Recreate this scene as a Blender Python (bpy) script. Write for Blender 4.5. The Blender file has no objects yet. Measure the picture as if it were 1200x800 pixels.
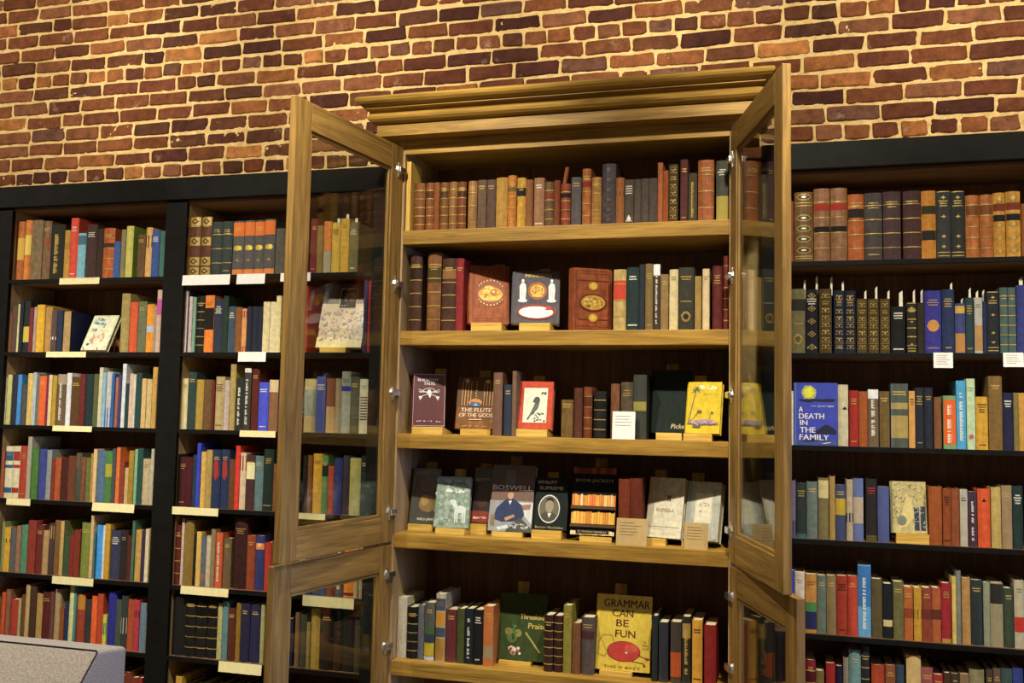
import bpy, bmesh, math, random
from mathutils import Vector, Matrix, noise
random.seed(7)
S = bpy.context.scene
COL = S.collection

# ---------------------------------------------------------------- camera
cd = bpy.data.cameras.new('camera'); cam = bpy.data.objects.new('camera', cd); COL.objects.link(cam)
cd.sensor_width = 36.0; cd.lens = 34.5; cd.clip_start = .05; cd.clip_end = 60
CAM_LOC = Vector((0.8674, -3.6154, 1.4148)); PITCH, ROLL, YAW = math.radians(4.431), math.radians(-1.152), math.radians(16.0)
RM = Matrix.Rotation(YAW, 3, 'Z') @ Matrix.Rotation(PITCH, 3, 'X') @ Matrix.Rotation(ROLL, 3, 'Y')
cx, cy, cz = RM.col[0], RM.col[2], -RM.col[1]
cam.matrix_world = Matrix(((cx[0], cy[0], cz[0], CAM_LOC[0]), (cx[1], cy[1], cz[1], CAM_LOC[1]), (cx[2], cy[2], cz[2], CAM_LOC[2]), (0, 0, 0, 1)))
S.camera = cam
# ---------------------------------------------------------------- world, lamps, exposure
w = bpy.data.worlds.new('room_air'); S.world = w; w.use_nodes = True
w.node_tree.nodes['Background'].inputs[0].default_value = (1.0, .80, .56, 1)
w.node_tree.nodes['Background'].inputs[1].default_value = .15
S.view_settings.view_transform = 'Standard'; S.view_settings.look = 'None'
S.view_settings.exposure = 0.0; S.view_settings.gamma = 1.0; S.view_settings.use_curve_mapping = False
WARM = (1.0, .89, .69)
def spot(x, y, z, tx, ty, tz, watt, size=95, blend=.75, rad=.03):
    l = bpy.data.lights.new('track_spot', 'SPOT'); l.energy = watt; l.color = WARM; l.spot_size = math.radians(size); l.spot_blend = blend; l.shadow_soft_size = rad
    o = bpy.data.objects.new('track_spot', l); COL.objects.link(o); o.location = (x, y, z)
    o.rotation_euler = (Vector((tx, ty, tz)) - Vector((x, y, z))).to_track_quat('-Z', 'Y').to_euler()
for x, watt in zip((-2.7, -1.5, -.3, .9, 2.1), (285, 236, 205, 210, 250)):
    spot(x, -1.52, 3.12, x, 0, -.5, watt, 95, 1.0)          # book lights
    spot(x, -2.15, 3.45, x, .33, 3.0, 330, 55, 1.0)          # wall washers

dl = bpy.data.lights.new('shop_window', 'AREA'); dl.shape = 'RECTANGLE'; dl.size = 1.6; dl.size_y = 1.8; dl.energy = 14; dl.spread = math.radians(40); dl.color = (.34, .48, 1.0)   # daylight from the street side
do = bpy.data.objects.new('shop_window', dl); COL.objects.link(do); do.location = (4.6, -1.7, 1.3); do.rotation_euler = (Vector((-1.2, -1.25, .5)) - do.location).to_track_quat('-Z', 'Y').to_euler()

# ---------------------------------------------------------------- colour and materials
ILL = (1.02, .90, .69)
def lin(h):
    out = []
    for i in (0, 2, 4):
        c = int(h[i:i+2], 16) / 255.
        out.append(c / 12.92 if c < .04045 else ((c + .055) / 1.055) ** 2.4)
    return out
def alb(h, k=1.0):
    return tuple(min(.86, max(.012, v / i * k)) for v, i in zip(lin(h), ILL)) + (1.0,)
def dull(c, f=.03):
    l = .25 * c[0] + .65 * c[1] + .10 * c[2]
    return tuple(v * (1 - f) + l * f for v in c[:3]) + (1.0,)
def nodes(name):
    m = bpy.data.materials.new(name); m.use_nodes = True
    nt = m.node_tree; b = nt.nodes['Principled BSDF']
    return m, nt, b
def lk(nt, a, b): nt.links.new(a, b)
def nd(nt, t, **k):
    n = nt.nodes.new(t)
    for q, v in k.items(): setattr(n, q, v)
    return n
def mixc(nt, fac, a, b, mode='MIX'):
    n = nd(nt, 'ShaderNodeMix', data_type='RGBA', blend_type=mode)
    for s, v in ((n.inputs[0], fac), (n.inputs[6], a), (n.inputs[7], b)):
        if hasattr(v, 'is_linked'): lk(nt, v, s)
        else: s.default_value = v
    return n.outputs[2]
def tex_noise(nt, vec, scale, detail=4, rough=.6):
    n = nd(nt, 'ShaderNodeTexNoise'); n.inputs['Scale'].default_value = scale; n.inputs['Detail'].default_value = detail; n.inputs['Roughness'].default_value = rough
    lk(nt, vec, n.inputs['Vector']); return n
def ramp(nt, f, p0, p1, c0=(0, 0, 0, 1), c1=(1, 1, 1, 1)):
    r = nd(nt, 'ShaderNodeValToRGB'); r.color_ramp.elements[0].position = p0; r.color_ramp.elements[1].position = p1
    r.color_ramp.elements[0].color = c0; r.color_ramp.elements[1].color = c1; lk(nt, f, r.inputs[0]); return r.outputs[0]
def src_color(nt, src):
    if src == 'obj': return nd(nt, 'ShaderNodeObjectInfo').outputs['Color']
    a = nd(nt, 'ShaderNodeAttribute'); a.attribute_name = 'Col'; return a.outputs['Color']
def bump(nt, b, h, strength, dist):
    n = nd(nt, 'ShaderNodeBump'); n.inputs['Strength'].default_value = strength; n.inputs['Distance'].default_value = dist
    lk(nt, h, n.inputs['Height']); lk(nt, n.outputs[0], b.inputs['Normal'])
def worn(name, rough, var, scale, spec=.4, coat=0, bmp=.25, metal=0, sat=.97):
    """cover material: colour from the mesh's Col attribute, mottled by noise"""
    m, nt, b = nodes(name)
    g = nd(nt, 'ShaderNodeNewGeometry').outputs['Position']
    n = tex_noise(nt, g, scale, 5, .65)
    v = ramp(nt, n.outputs[0], .28, .74, (1 - var,) * 3 + (1,), (1 + var,) * 3 + (1,))
    hs = nd(nt, 'ShaderNodeHueSaturation'); hs.inputs['Saturation'].default_value = sat; lk(nt, src_color(nt, 'attr'), hs.inputs['Color'])
    hs.inputs['Value'].default_value = .95
    c = mixc(nt, 1.0, hs.outputs[0], v, 'MULTIPLY')
    mp = nd(nt, 'ShaderNodeMapping'); mp.inputs['Scale'].default_value = (90, 90, 9); lk(nt, g, mp.inputs['Vector'])
    st = tex_noise(nt, mp.outputs[0], 1.0, 4, .7)
    c = mixc(nt, 1.0, c, ramp(nt, st.outputs[0], .3, .72, (1 - var * .75,) * 3 + (1,), (1 + var * .6,) * 3 + (1,)), 'MULTIPLY')
    lk(nt, c, b.inputs['Base Color']); b.inputs['Roughness'].default_value = rough
    b.inputs['Specular IOR Level'].default_value = spec; b.inputs['Metallic'].default_value = metal
    if coat: b.inputs['Coat Weight'].default_value = coat; b.inputs['Coat Roughness'].default_value = .08
    n2 = tex_noise(nt, g, scale * 9, 2)
    bump(nt, b, n2.outputs[0], bmp, .0006)
    return m
M = {}
M['cloth'] = worn('book_cloth', .75, .22, 55, .15)
M['leather'] = worn('book_leather', .5, .38, 42, .25, bmp=.4)
M['jacket'] = worn('glossy_jacket', .42, .16, 40, .5, coat=1.0, bmp=.05)
M['paper'] = worn('printed_paper', .8, .07, 60, .2, bmp=.1)
M['pages'] = worn('page_edges', .85, .12, 160, .15)
M['gilt'] = worn('gilt_stamping', .38, .22, 150, .6, metal=.35)
M['ink'] = worn('flat_print', .6, .12, 90, .3, bmp=.02, sat=.95)
def oak(name, axis, k=1.0, c_dark='7c5a2a', c_light='b48a48'):
    m, nt, b = nodes(name)
    t = nd(nt, 'ShaderNodeTexCoord'); mp = nd(nt, 'ShaderNodeMapping')
    oi = nd(nt, 'ShaderNodeObjectInfo'); ad = nd(nt, 'ShaderNodeVectorMath', operation='ADD')
    cmb = nd(nt, 'ShaderNodeCombineXYZ'); ml = nd(nt, 'ShaderNodeMath', operation='MULTIPLY'); ml.inputs[1].default_value = 37.0
    lk(nt, oi.outputs['Random'], ml.inputs[0])
    for i in range(3): lk(nt, ml.outputs[0], cmb.inputs[i])
    lk(nt, t.outputs['Object'], ad.inputs[0]); lk(nt, cmb.outputs[0], ad.inputs[1]); lk(nt, ad.outputs[0], mp.inputs['Vector'])
    sc = [26, 26, 26]; sc[axis] = 1.7; mp.inputs['Scale'].default_value = sc
    n = tex_noise(nt, mp.outputs[0], 1.0, 6, .62); n.inputs['Distortion'].default_value = 1.1
    c = ramp(nt, n.outputs[0], .30, .68, alb(c_dark, k), alb(c_light, k))
    sc2 = [220, 220, 220]; sc2[axis] = 9; mp2 = nd(nt, 'ShaderNodeMapping'); mp2.inputs['Scale'].default_value = sc2; lk(nt, ad.outputs[0], mp2.inputs['Vector'])
    f = tex_noise(nt, mp2.outputs[0], 1.0, 2)
    fr = ramp(nt, f.outputs[0], .36, .62, (.70, .68, .64, 1), (1.06, 1.06, 1.06, 1))
    lk(nt, mixc(nt, .8, c, fr, 'MULTIPLY'), b.inputs['Base Color'])
    b.inputs['Roughness'].default_value = .5; b.inputs['Specular IOR Level'].default_value = .35
    bump(nt, b, f.outputs[0], .2, .0008)
    return m
for i, a in enumerate('xyz'):
    M['oak_' + a] = oak('oak_grain_' + a, i, 1.0, '7a541a', 'c09038')
    M['door_' + a] = oak('door_oak_grain_' + a, i, 1.0, '6a4a1e', 'a67c38')
    M['lam_' + a] = oak('walnut_laminate_' + a, i, 1.0, '6a4426', '8a5e38')
    M['side_' + a] = oak('pale_laminate_' + a, i, 1.0, '987648', 'bc9660')
    M['pine_' + a] = oak('pine_block_' + a, i, 1.0, 'cc9838', 'e8be5c')
M['cabinet_back'] = oak('dark_oak_back', 2, 1.0, '5e3a20', '84562e')
def plain(name, col, rough=.6, var=.12, scale=30, spec=.3, bmp=.2, metal=0.0):
    m, nt, b = nodes(name)
    g = nd(nt, 'ShaderNodeNewGeometry').outputs['Position']; n = tex_noise(nt, g, scale, 5)
    c = tuple(col); v0 = tuple(x * (1 - var) for x in c[:3]) + (1,); v1 = tuple(x * (1 + var) for x in c[:3]) + (1,)
    lk(nt, ramp(nt, n.outputs[0], .3, .7, v0, v1), b.inputs['Base Color'])
    b.inputs['Roughness'].default_value = rough; b.inputs['Specular IOR Level'].default_value = spec; b.inputs['Metallic'].default_value = metal
    if bmp: bump(nt, b, tex_noise(nt, g, scale * 8, 3).outputs[0], bmp, .001)
    return m
M['black'] = plain('black_painted_wood', (.0062, .0061, .006), .6, .3, 18, .12)
M['chrome'] = plain('chrome', (.8, .79, .77), .3, .05, 60, .5, 0, 1.0)
M['floor'] = plain('floor_boards', (.10, .065, .035), .6, .3, 6)
M['sofa'] = None
def brick_mat(name, src):
    m, nt, b = nodes(name)
    g = nd(nt, 'ShaderNodeNewGeometry').outputs['Position']
    n = tex_noise(nt, g, 24, 8, .75); n2 = tex_noise(nt, g, 150, 5, .75); n3 = tex_noise(nt, g, 9, 5, .65)
    c = mixc(nt, 1.0, src_color(nt, src), ramp(nt, n.outputs[0], .3, .7, (.50, .48, .47, 1), (1.42, 1.38, 1.34, 1)), 'MULTIPLY')
    c = mixc(nt, ramp(nt, n2.outputs[0], .56, .74), c, alb('30180e'), 'MIX')
    c = mixc(nt, ramp(nt, n3.outputs[0], .63, .80, (0, 0, 0, 1), (.8, .8, .8, 1)), c, alb('bc9a74'), 'MIX')
    lk(nt, c, b.inputs['Base Color']); b.inputs['Roughness'].default_value = .9; b.inputs['Specular IOR Level'].default_value = .15
    bump(nt, b, n2.outputs[0], 1.0, .006)
    return m
M['brick'] = brick_mat('fired_clay', 'obj'); M['brick_attr'] = brick_mat('fired_clay_rest', 'attr')
def mortar():
    m, nt, b = nodes('sandy_mortar')
    g = nd(nt, 'ShaderNodeNewGeometry').outputs['Position']
    n = tex_noise(nt, g, 22, 6, .7); n2 = tex_noise(nt, g, 260, 4, .75)
    c = ramp(nt, n.outputs[0], .28, .72, alb('c69a54'), alb('ecc680'))
    c = mixc(nt, .6, c, ramp(nt, n2.outputs[0], .3, .65, (.6, .55, .48, 1), (1.1, 1.1, 1.1, 1)), 'MULTIPLY')
    lk(nt, c, b.inputs['Base Color']); b.inputs['Roughness'].default_value = .95; b.inputs['Specular IOR Level'].default_value = .1
    bump(nt, b, n2.outputs[0], .9, .004); return m
M['mortar'] = mortar()
def felt():
    m, nt, b = nodes('heathered_wool'); g = nd(nt, 'ShaderNodeTexCoord').outputs['Object']
    n = tex_noise(nt, g, 210, 4, .85)
    lk(nt, ramp(nt, n.outputs[0], .36, .64, (.13, .115, .10, 1), (.36, .31, .26, 1)), b.inputs['Base Color'])
    b.inputs['Roughness'].default_value = .95; b.inputs['Specular IOR Level'].default_value = .1; b.inputs['Sheen Weight'].default_value = .2
    bump(nt, b, n.outputs[0], .5, .002); return m
M['sofa'] = felt()
def glass():
    m = bpy.data.materials.new('cabinet_glass'); m.use_nodes = True; nt = m.node_tree; nt.nodes.clear()
    o = nd(nt, 'ShaderNodeOutputMaterial'); mx = nd(nt, 'ShaderNodeMixShader'); lw = nd(nt, 'ShaderNodeLayerWeight'); p5 = nd(nt, 'ShaderNodeMath', operation='POWER'); p5.inputs[1].default_value = 5.0; lk(nt, lw.outputs['Facing'], p5.inputs[0]); f = nd(nt, 'ShaderNodeMath', operation='MULTIPLY_ADD'); lk(nt, p5.outputs[0], f.inputs[0]); f.inputs[1].default_value = .95; f.inputs[2].default_value = .045; lw.inputs[0].default_value = .5
    t = nd(nt, 'ShaderNodeBsdfTransparent'); t.inputs[0].default_value = (.93, .95, .93, 1); g = nd(nt, 'ShaderNodeBsdfGlossy'); g.inputs['Roughness'].default_value = .0
    lk(nt, f.outputs[0], mx.inputs[0]); lk(nt, t.outputs[0], mx.inputs[1]); lk(nt, g.outputs[0], mx.inputs[2]); lk(nt, mx.outputs[0], o.inputs[0])
    return m
M['glass'] = glass()

# ---------------------------------------------------------------- mesh helpers
class MB:
    """collects faces with a colour each and links them as one mesh object"""
    def __init__(s): s.v = []; s.f = []; s.c = []
    def quad(s, pts, col=(.8, .8, .8, 1)):
        n = len(s.v); s.v += [tuple(p) for p in pts]; s.f.append(tuple(range(n, n + len(pts)))); s.c.append(col)
    def faces(s, vs, fs, col=(.8, .8, .8, 1)):
        n = len(s.v); s.v += [tuple(p) for p in vs]
        for f in fs: s.f.append(tuple(i + n for i in f)); s.c.append(col)
    def box(s, x0, x1, y0, y1, z0, z1, col=(.8, .8, .8, 1), bev=0.0):
        if bev <= 0:
            vs = [(x, y, z) for z in (z0, z1) for y in (y0, y1) for x in (x0, x1)]
            s.faces(vs, [(0, 2, 3, 1), (4, 5, 7, 6), (0, 1, 5, 4), (2, 6, 7, 3), (0, 4, 6, 2), (1, 3, 7, 5)], col); return
        bm = bmesh.new(); bmesh.ops.create_cube(bm, size=1.0)
        for v in bm.verts: v.co = Vector(((x0 + x1) / 2 + v.co.x * (x1 - x0), (y0 + y1) / 2 + v.co.y * (y1 - y0), (z0 + z1) / 2 + v.co.z * (z1 - z0)))
        bmesh.ops.bevel(bm, geom=list(bm.edges), offset=bev, segments=2, profile=.6, affect='EDGES')
        bm.verts.index_update(); s.faces([v.co for v in bm.verts], [[v.index for v in f.verts] for f in bm.faces], col); bm.free()
    def prism(s, poly, z0, z1, col):
        n = len(poly); vs = [(x, y, z0) for x, y in poly] + [(x, y, z1) for x, y in poly]
        s.faces(vs, [(i, (i + 1) % n, n + (i + 1) % n, n + i) for i in range(n)] + [tuple(range(n))[::-1], tuple(range(n, 2 * n))], col)
    def build(s, name, mat, parent=None, loc=None, smooth=False):
        me = bpy.data.meshes.new(name); me.from_pydata(s.v, [], s.f)
        a = me.color_attributes.new('Col', 'FLOAT_COLOR', 'CORNER'); k = []
        for p, c in zip(me.polygons, s.c): k += list(c) * p.loop_total
        a.data.foreach_set('color', k)
        if smooth: me.polygons.foreach_set('use_smooth', [True] * len(me.polygons))
        me.materials.append(M[mat]); me.update()
        o = bpy.data.objects.new(name, me); COL.objects.link(o)
        if parent is not None: o.parent = parent
        if loc is not None: o.location = loc
        return o
def empty(name, loc=(0, 0, 0), parent=None):
    o = bpy.data.objects.new(name, None); COL.objects.link(o); o.location = loc; o.empty_display_size = .05
    if parent is not None: o.parent = parent
    return o
def tag(o, label=None, cat=None, group=None, kind=None):
    for k, v in (('label', label), ('category', cat), ('group', group), ('kind', kind)):
        if v: o[k] = v
    return o
def onebox(name, mat, parent, x0, x1, y0, y1, z0, z1, bev=.0015):
    """a box part whose origin is its own centre"""
    m = MB(); dx, dy, dz = (x1 - x0) / 2, (y1 - y0) / 2, (z1 - z0) / 2
    m.box(-dx, dx, -dy, dy, -dz, dz, bev=bev)
    return m.build(name, mat, parent, ((x0 + x1) / 2, (y0 + y1) / 2, (z0 + z1) / 2))

# ================================================================= the setting
WY = .33
m = MB(); m.box(-5, 4, -5, WY + .2, -.1, 0); tag(m.build('floor', 'floor'), 'dark wooden floor under the bookcases', kind='structure')
def build_wall():
    vs, fs, cs = [], [], []
    x0, x1, z0, z1, st = -3.7, 2.7, 2.40, 3.50, .0072
    nx, nz = int((x1 - x0) / st), int((z1 - z0) / st)
    for j in range(nz + 1):
        for i in range(nx + 1):
            x, z = x0 + i * st, z0 + j * st
            d = noise.fractal(Vector((x * 34, z * 34, 1.3)), .7, 2.2, 4) * .0048 + noise.noise(Vector((x * 7, z * 7, 4.))) * .0022
            vs.append((x, WY - .0022 + d, z))
    for j in range(nz):
        for i in range(nx):
            a = j * (nx + 1) + i; fs.append((a, a + 1, a + nx + 2, a + nx + 1))
    m = MB(); m.faces(vs, fs)
    m.box(x0, x1, WY + .01, WY + .2, 0, z0 + .02); m.box(x0, x1, WY + .03, WY + .2, z0, z1)
    return tag(m.build('wall_back', 'mortar', smooth=False), 'old red brick wall with rough sandy mortar joints', kind='structure')
wall = build_wall()
BRICK_HEX = ['643620', '6c3c20', '744224', '5a301e', '52301e', '4a281c', '824c28', '92582c', 'a46834', '764628', '6a4430', '5e361f', '7c4c2e']
BRICK_W = [5, 6, 6, 6, 5, 4, 5, 4, 3, 4, 3, 5, 4]
def brick_geo(l, h, rnd):
    """irregular hand-moulded face: ten outline points, a worn arris and embedded sides (48 triangles)"""
    r = min(.006, h * .12)
    P = [(-l/2, -h/2 + r), (-l/2 + r, -h/2), (0, -h/2), (l/2 - r, -h/2), (l/2, -h/2 + r), (l/2, h/2 - r), (l/2 - r, h/2), (0, h/2), (-l/2 + r, h/2), (-l/2, h/2 - r)]
    P = [(x + rnd.uniform(-.0045, .0035), z + rnd.uniform(-.0032, .0028)) for x, z in P]
    vs = []
    for sc, y in ((.0045, -.0085), (.0, -.0035), (.0, .022)):
        for x, z in P: vs.append((x - math.copysign(sc, x) * (abs(x) > .01), y + rnd.uniform(-.0012, .0012) * (y < 0), z - math.copysign(sc, z)))
    fs = [tuple(range(10))]
    for k in (0, 10):
        for i in range(10): fs.append((k + i, k + 10 + i, k + 10 + (i + 1) % 10, k + (i + 1) % 10))
    return vs, fs
def build_bricks():
    rnd = random.Random(11); PITCH_Z = .0698; Z0 = 2.547
    variants = {'s': [], 'h': []}
    for kind, l in (('s', .192), ('h', .095)):
        for i in range(14):
            m = MB(); m.faces(*brick_geo(l, 0.0572, rnd)); o = m.build('brick', 'brick'); variants[kind].append(o.data); bpy.data.objects.remove(o)
    items = []
    for k in range(-1, 14):
        z = Z0 + k * PITCH_Z; kind = 'h' if k % 7 == 0 else 's'; step = .1065 if kind == 'h' else .2035
        x = -3.8 + (rnd.uniform(0, .03) + (step / 2 if k % 2 else 0))
        while x < 2.8:
            s = rnd.uniform(.94, 1.05); kk = kind
            if kind == 's' and rnd.random() < .05: kk, s = 'h', rnd.uniform(1.0, 1.25)
            L = (.192 if kk == 's' else .095) * s + .0115
            items.append((x + L / 2, z + rnd.uniform(-.003, .003), kk, s)); x += L
    ranked = []
    inv = RM.transposed()
    for it in items:
        d = inv @ (Vector((it[0], WY, it[1])) - CAM_LOC); u, v = 600 + 1150 * d.x / d.y, 400 - 1150 * d.z / d.y
        vis = -15 < u < 1215 and -8 < v < 232 and it[1] > 2.49 and not (470 < u < 890 and v > 112)
        ranked.append((0 if vis else 1, d.length / (1.0 if it[2] == 's' else .72), it))
    ranked.sort(key=lambda r: r[:2])
    rest = MB()
    for n, (a, b, (x, z, kk, s)) in enumerate(ranked):
        c = alb(rnd.choices(BRICK_HEX, BRICK_W)[0], rnd.uniform(.85, 1.2)); yo = rnd.uniform(-.003, .003)
        if n < 300:
            o = bpy.data.objects.new('brick', rnd.choice(variants[kk])); COL.objects.link(o); o.parent = wall
            o.location = (x, WY + yo, z); o.scale = (s, 1, rnd.uniform(.95, 1.05)); o.rotation_euler = (0, rnd.uniform(-.012, .012), 0); o.color = c
        else:
            vs, fs = brick_geo((.192 if kk == 's' else .095) * s, 0.0572, rnd)
            rest.faces([(p[0] + x, p[1] + WY + yo, p[2] + z) for p in vs], fs, c)
    for xa, xb in ((-3.65, -2.68), (2.34, 2.66)):
        for k in range(34):
            z = .08 + k * PITCH_Z
            if z > 2.42: break
            x = xa - (.1 if k % 2 else 0)
            while x < xb - .05:
                vs, fs = brick_geo(.192, .0572, rnd); rest.faces([(p[0] + x + .1, p[1] + WY + .010, p[2] + z) for p in vs], fs, alb(rnd.choices(BRICK_HEX, BRICK_W)[0], rnd.uniform(.85, 1.2))); x += .2035
    tag(rest.build('remaining_bricks', 'brick_attr', wall), kind='stuff')
build_bricks()

# ================================================================= black bookcases
ZS = [1.99, 1.663, 1.338, 1.013, .69, .401, .085]
CT, CB = 2.415, 2.318          # cornice top and bottom
def bookcase(name, label, xl, xr, bays, ends):
    """bays: list of (inner x0, inner x1); ends: black uprights (x0, x1)"""
    r = tag(empty(name, ((xl + xr) / 2, 0, 0)), label, 'bookcase'); ox = (xl + xr) / 2
    def bx(n, mat, x0, x1, *a, bev=.0012): return onebox(n, mat, r, x0 - ox, x1 - ox, *a, bev=bev)
    for a, b in ends:
        p = bx('upright', 'black', a, b, -.004, .018, .0, CB)
    for a, b in bays:
        bx('back_panel', 'cabinet_back', a - .01, b + .01, .288, .298, .02, CB + .01)
        bx('side_panel', 'side_z', a - .012, a, .012, .29, .0, CB)
        bx('side_panel', 'side_z', b, b + .012, .012, .29, .0, CB)
        bx('top_panel', 'lam_x', a, b, .004, .288, CB - .012, CB + .006)
        for z in ZS:
            s = bx('shelf', 'lam_x', a + .0005, b - .0005, .008, .287, z - .017, z)
            e = MB(); w2 = (b - a) / 2; e.box(-w2 + .0005, w2 - .0005, -.0055, .0055, -.0088, .0088, bev=.001)
            e.build('edge_strip', 'black', s, (0, -.1395 - .0052, .0001))
    bx('cornice', 'black', xl, xr, -.022, .30, CB, CT, bev=.004)
    bx('plinth', 'black', xl, xr, .02, .28, 0, .066)
    return r
bookcase('bookcase', 'long black bookcase with two crowded bays, left of oak cabinet', -2.64, -.705, [(-2.545, -1.735), (-1.632, -.762)], [(-2.64, -2.545), (-1.735, -1.632), (-.762, -.705)])
bookcase('bookcase', 'black bookcase with crowded shelves, right of the oak cabinet', .76, 2.30, [(.805, 2.24)], [(.76, .805), (2.24, 2.30)])

# ================================================================= oak cabinet
XL, XR, YF, YB = -.508, .665, -.30, .06
CZS = [2.091, 1.721, 1.349, .994, .548, .14]
def build_cabinet():
    r = tag(empty('display_cabinet', ((XL + XR) / 2, 0, 0)), 'tall oak display cabinet with crown moulding and four open glass doors', 'cabinet'); ox = (XL + XR) / 2
    def bx(n, mat, x0, x1, *a, bev=.0015): return onebox(n, mat, r, x0 - ox, x1 - ox, *a, bev=bev)
    bx('side_panel', 'side_z', XL - .022, XL, YF, YB, .0, 2.43); bx('side_panel', 'side_z', XR, XR + .022, YF, YB, .0, 2.43)
    bx('back_panel', 'cabinet_back', XL, XR, YB - .014, YB - .002, .02, 2.42)
    bx('top_panel', 'oak_x', XL, XR, YF + .02, YB - .014, 2.40, 2.425); bx('top_rail', 'oak_x', XL, XR, YF, YF + .022, 2.376, 2.43)
    for z in CZS:
        bx('shelf', 'oak_x', XL + .0005, XR - .0005, YF - .002, YB - .015, z - .052, z, bev=.003)
    bx('plinth', 'oak_x', XL - .022, XR + .022, YF + .03, YB, 0, .085)
    prof = [(0, 2.43), (.065, 2.43), (.065, 2.470), (.058, 2.472), (.068, 2.475), (.084, 2.480), (.093, 2.488), (.095, 2.496), (.090, 2.506), (.080, 2.512), (.070, 2.514), (.073, 2.521), (.098, 2.525), (.098, 2.531), (.104, 2.533), (.118, 2.538), (.127, 2.546), (.130, 2.554), (.126, 2.562), (.116, 2.567), (0, 2.567)]
    m = MB(); vs, fs = [], []; a, b = XL - .022 - ox, XR + .022 - ox
    for o, z in prof: vs += [(a - o, YB, z), (a - o, YF - o, z), (b + o, YF - o, z), (b + o, YB, z)]
    for i in range(len(prof) - 1):
        for j in range(3): p, q = i * 4 + j, i * 4 + 4 + j; fs.append((p, p + 1, q + 1, q))
    n = len(prof); fs.append((0, 3, 2, 1)); fs.append(((n-1)*4, (n-1)*4+1, (n-1)*4+2, (n-1)*4+3))
    fs.append(tuple(i * 4 for i in range(n))); fs.append(tuple(i * 4 + 3 for i in range(n))[::-1])
    m.faces(vs, fs); m.build('crown_moulding', 'oak_x', r)
    def hinge(d, a, z, sgn):
        h = MB()
        n = 10; c = [(math.cos(6.2832 * i / n) * .0185, math.sin(6.2832 * i / n) * .0185) for i in range(n)]
        vs = [(x, 0, y) for x, y in c] + [(x * .8, sgn * .007, y * .8) for x, y in c]
        h.faces(vs, [(i, (i + 1) % n, n + (i + 1) % n, n + i) for i in range(n)] + [tuple(range(n, 2 * n))])
        h.box(-.036, .010, min(0, sgn * .016), max(0, sgn * .016), -.011, .011, bev=.004)
        h.box(-.006, .006, min(0, sgn * .004), max(0, sgn * .004), -.027, .027, bev=.0015)
        h.build('hinge', 'chrome', d, (a, 0, z))
    def door(hx, ang, z0, z1, L, hz, left, label):
        d = empty('door', (hx - ox, YF - .004, 0), r); d['label'] = label
        u = (-math.sin(ang), -math.cos(ang)) if left else (math.sin(ang), -math.cos(ang))
        d.rotation_euler = (0, 0, math.atan2(u[1], u[0]))
        y0, y1 = (-.024, 0) if left else (0, .024); sw, rw = .082, .090
        def db(n, mat, a, b, c, e): onebox(n, mat, d, a, b, y0, y1, c, e, bev=.002)
        db('stile', 'door_z', 0, sw * .92, z0, z1); db('stile', 'door_z', L - sw, L, z0, z1)
        db('rail', 'door_x', sw * .92, L - sw, z1 - rw, z1); db('rail', 'door_x', sw * .92, L - sw, z0, z0 + rw)
        m = MB(); gm = (y0 + y1) / 2
        m.box(sw * .92 - .004, L - sw + .004, gm - .002, gm + .002, z0 + rw - .004, z1 - rw + .004); m.build('glass_pane', 'glass', d)
        i0, i1 = (-.013, -.005) if left else (.005, .013)
        for n_, mt, a, b, c, e in (('z', 'door_z', sw * .92, sw * .92 + .012, z0 + rw, z1 - rw), ('z', 'door_z', L - sw - .012, L - sw, z0 + rw, z1 - rw), ('x', 'door_x', sw * .92 + .012, L - sw - .012, z1 - rw - .012, z1 - rw), ('x', 'door_x', sw * .92 + .012, L - sw - .012, z0 + rw, z0 + rw + .012)):
            onebox('glazing_bead', mt, d, a, b, i0, i1, c, e, bev=.002)
        for q in hz: hinge(d, .030, q, 1 if left else -1)
    R = math.radians
    door(XL - .006, R(8.8), .963, 2.400, .640, (2.31, 1.89, 1.497, 1.07), True, 'upper left door, swung open')
    door(XL - .006, R(10.5), .10, .953, .640, (.85, .60, .25), True, 'lower left door, swung open')
    door(XR + .004, R(16.5), .963, 2.400, .610, (2.285, 1.894, 1.503, 1.065), False, 'upper right door, swung open')
    door(XR + .004, R(20.5), .10, .950, .590, (.854, .629, .25), False, 'lower right door, swung open')
    return r
build_cabinet()

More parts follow.
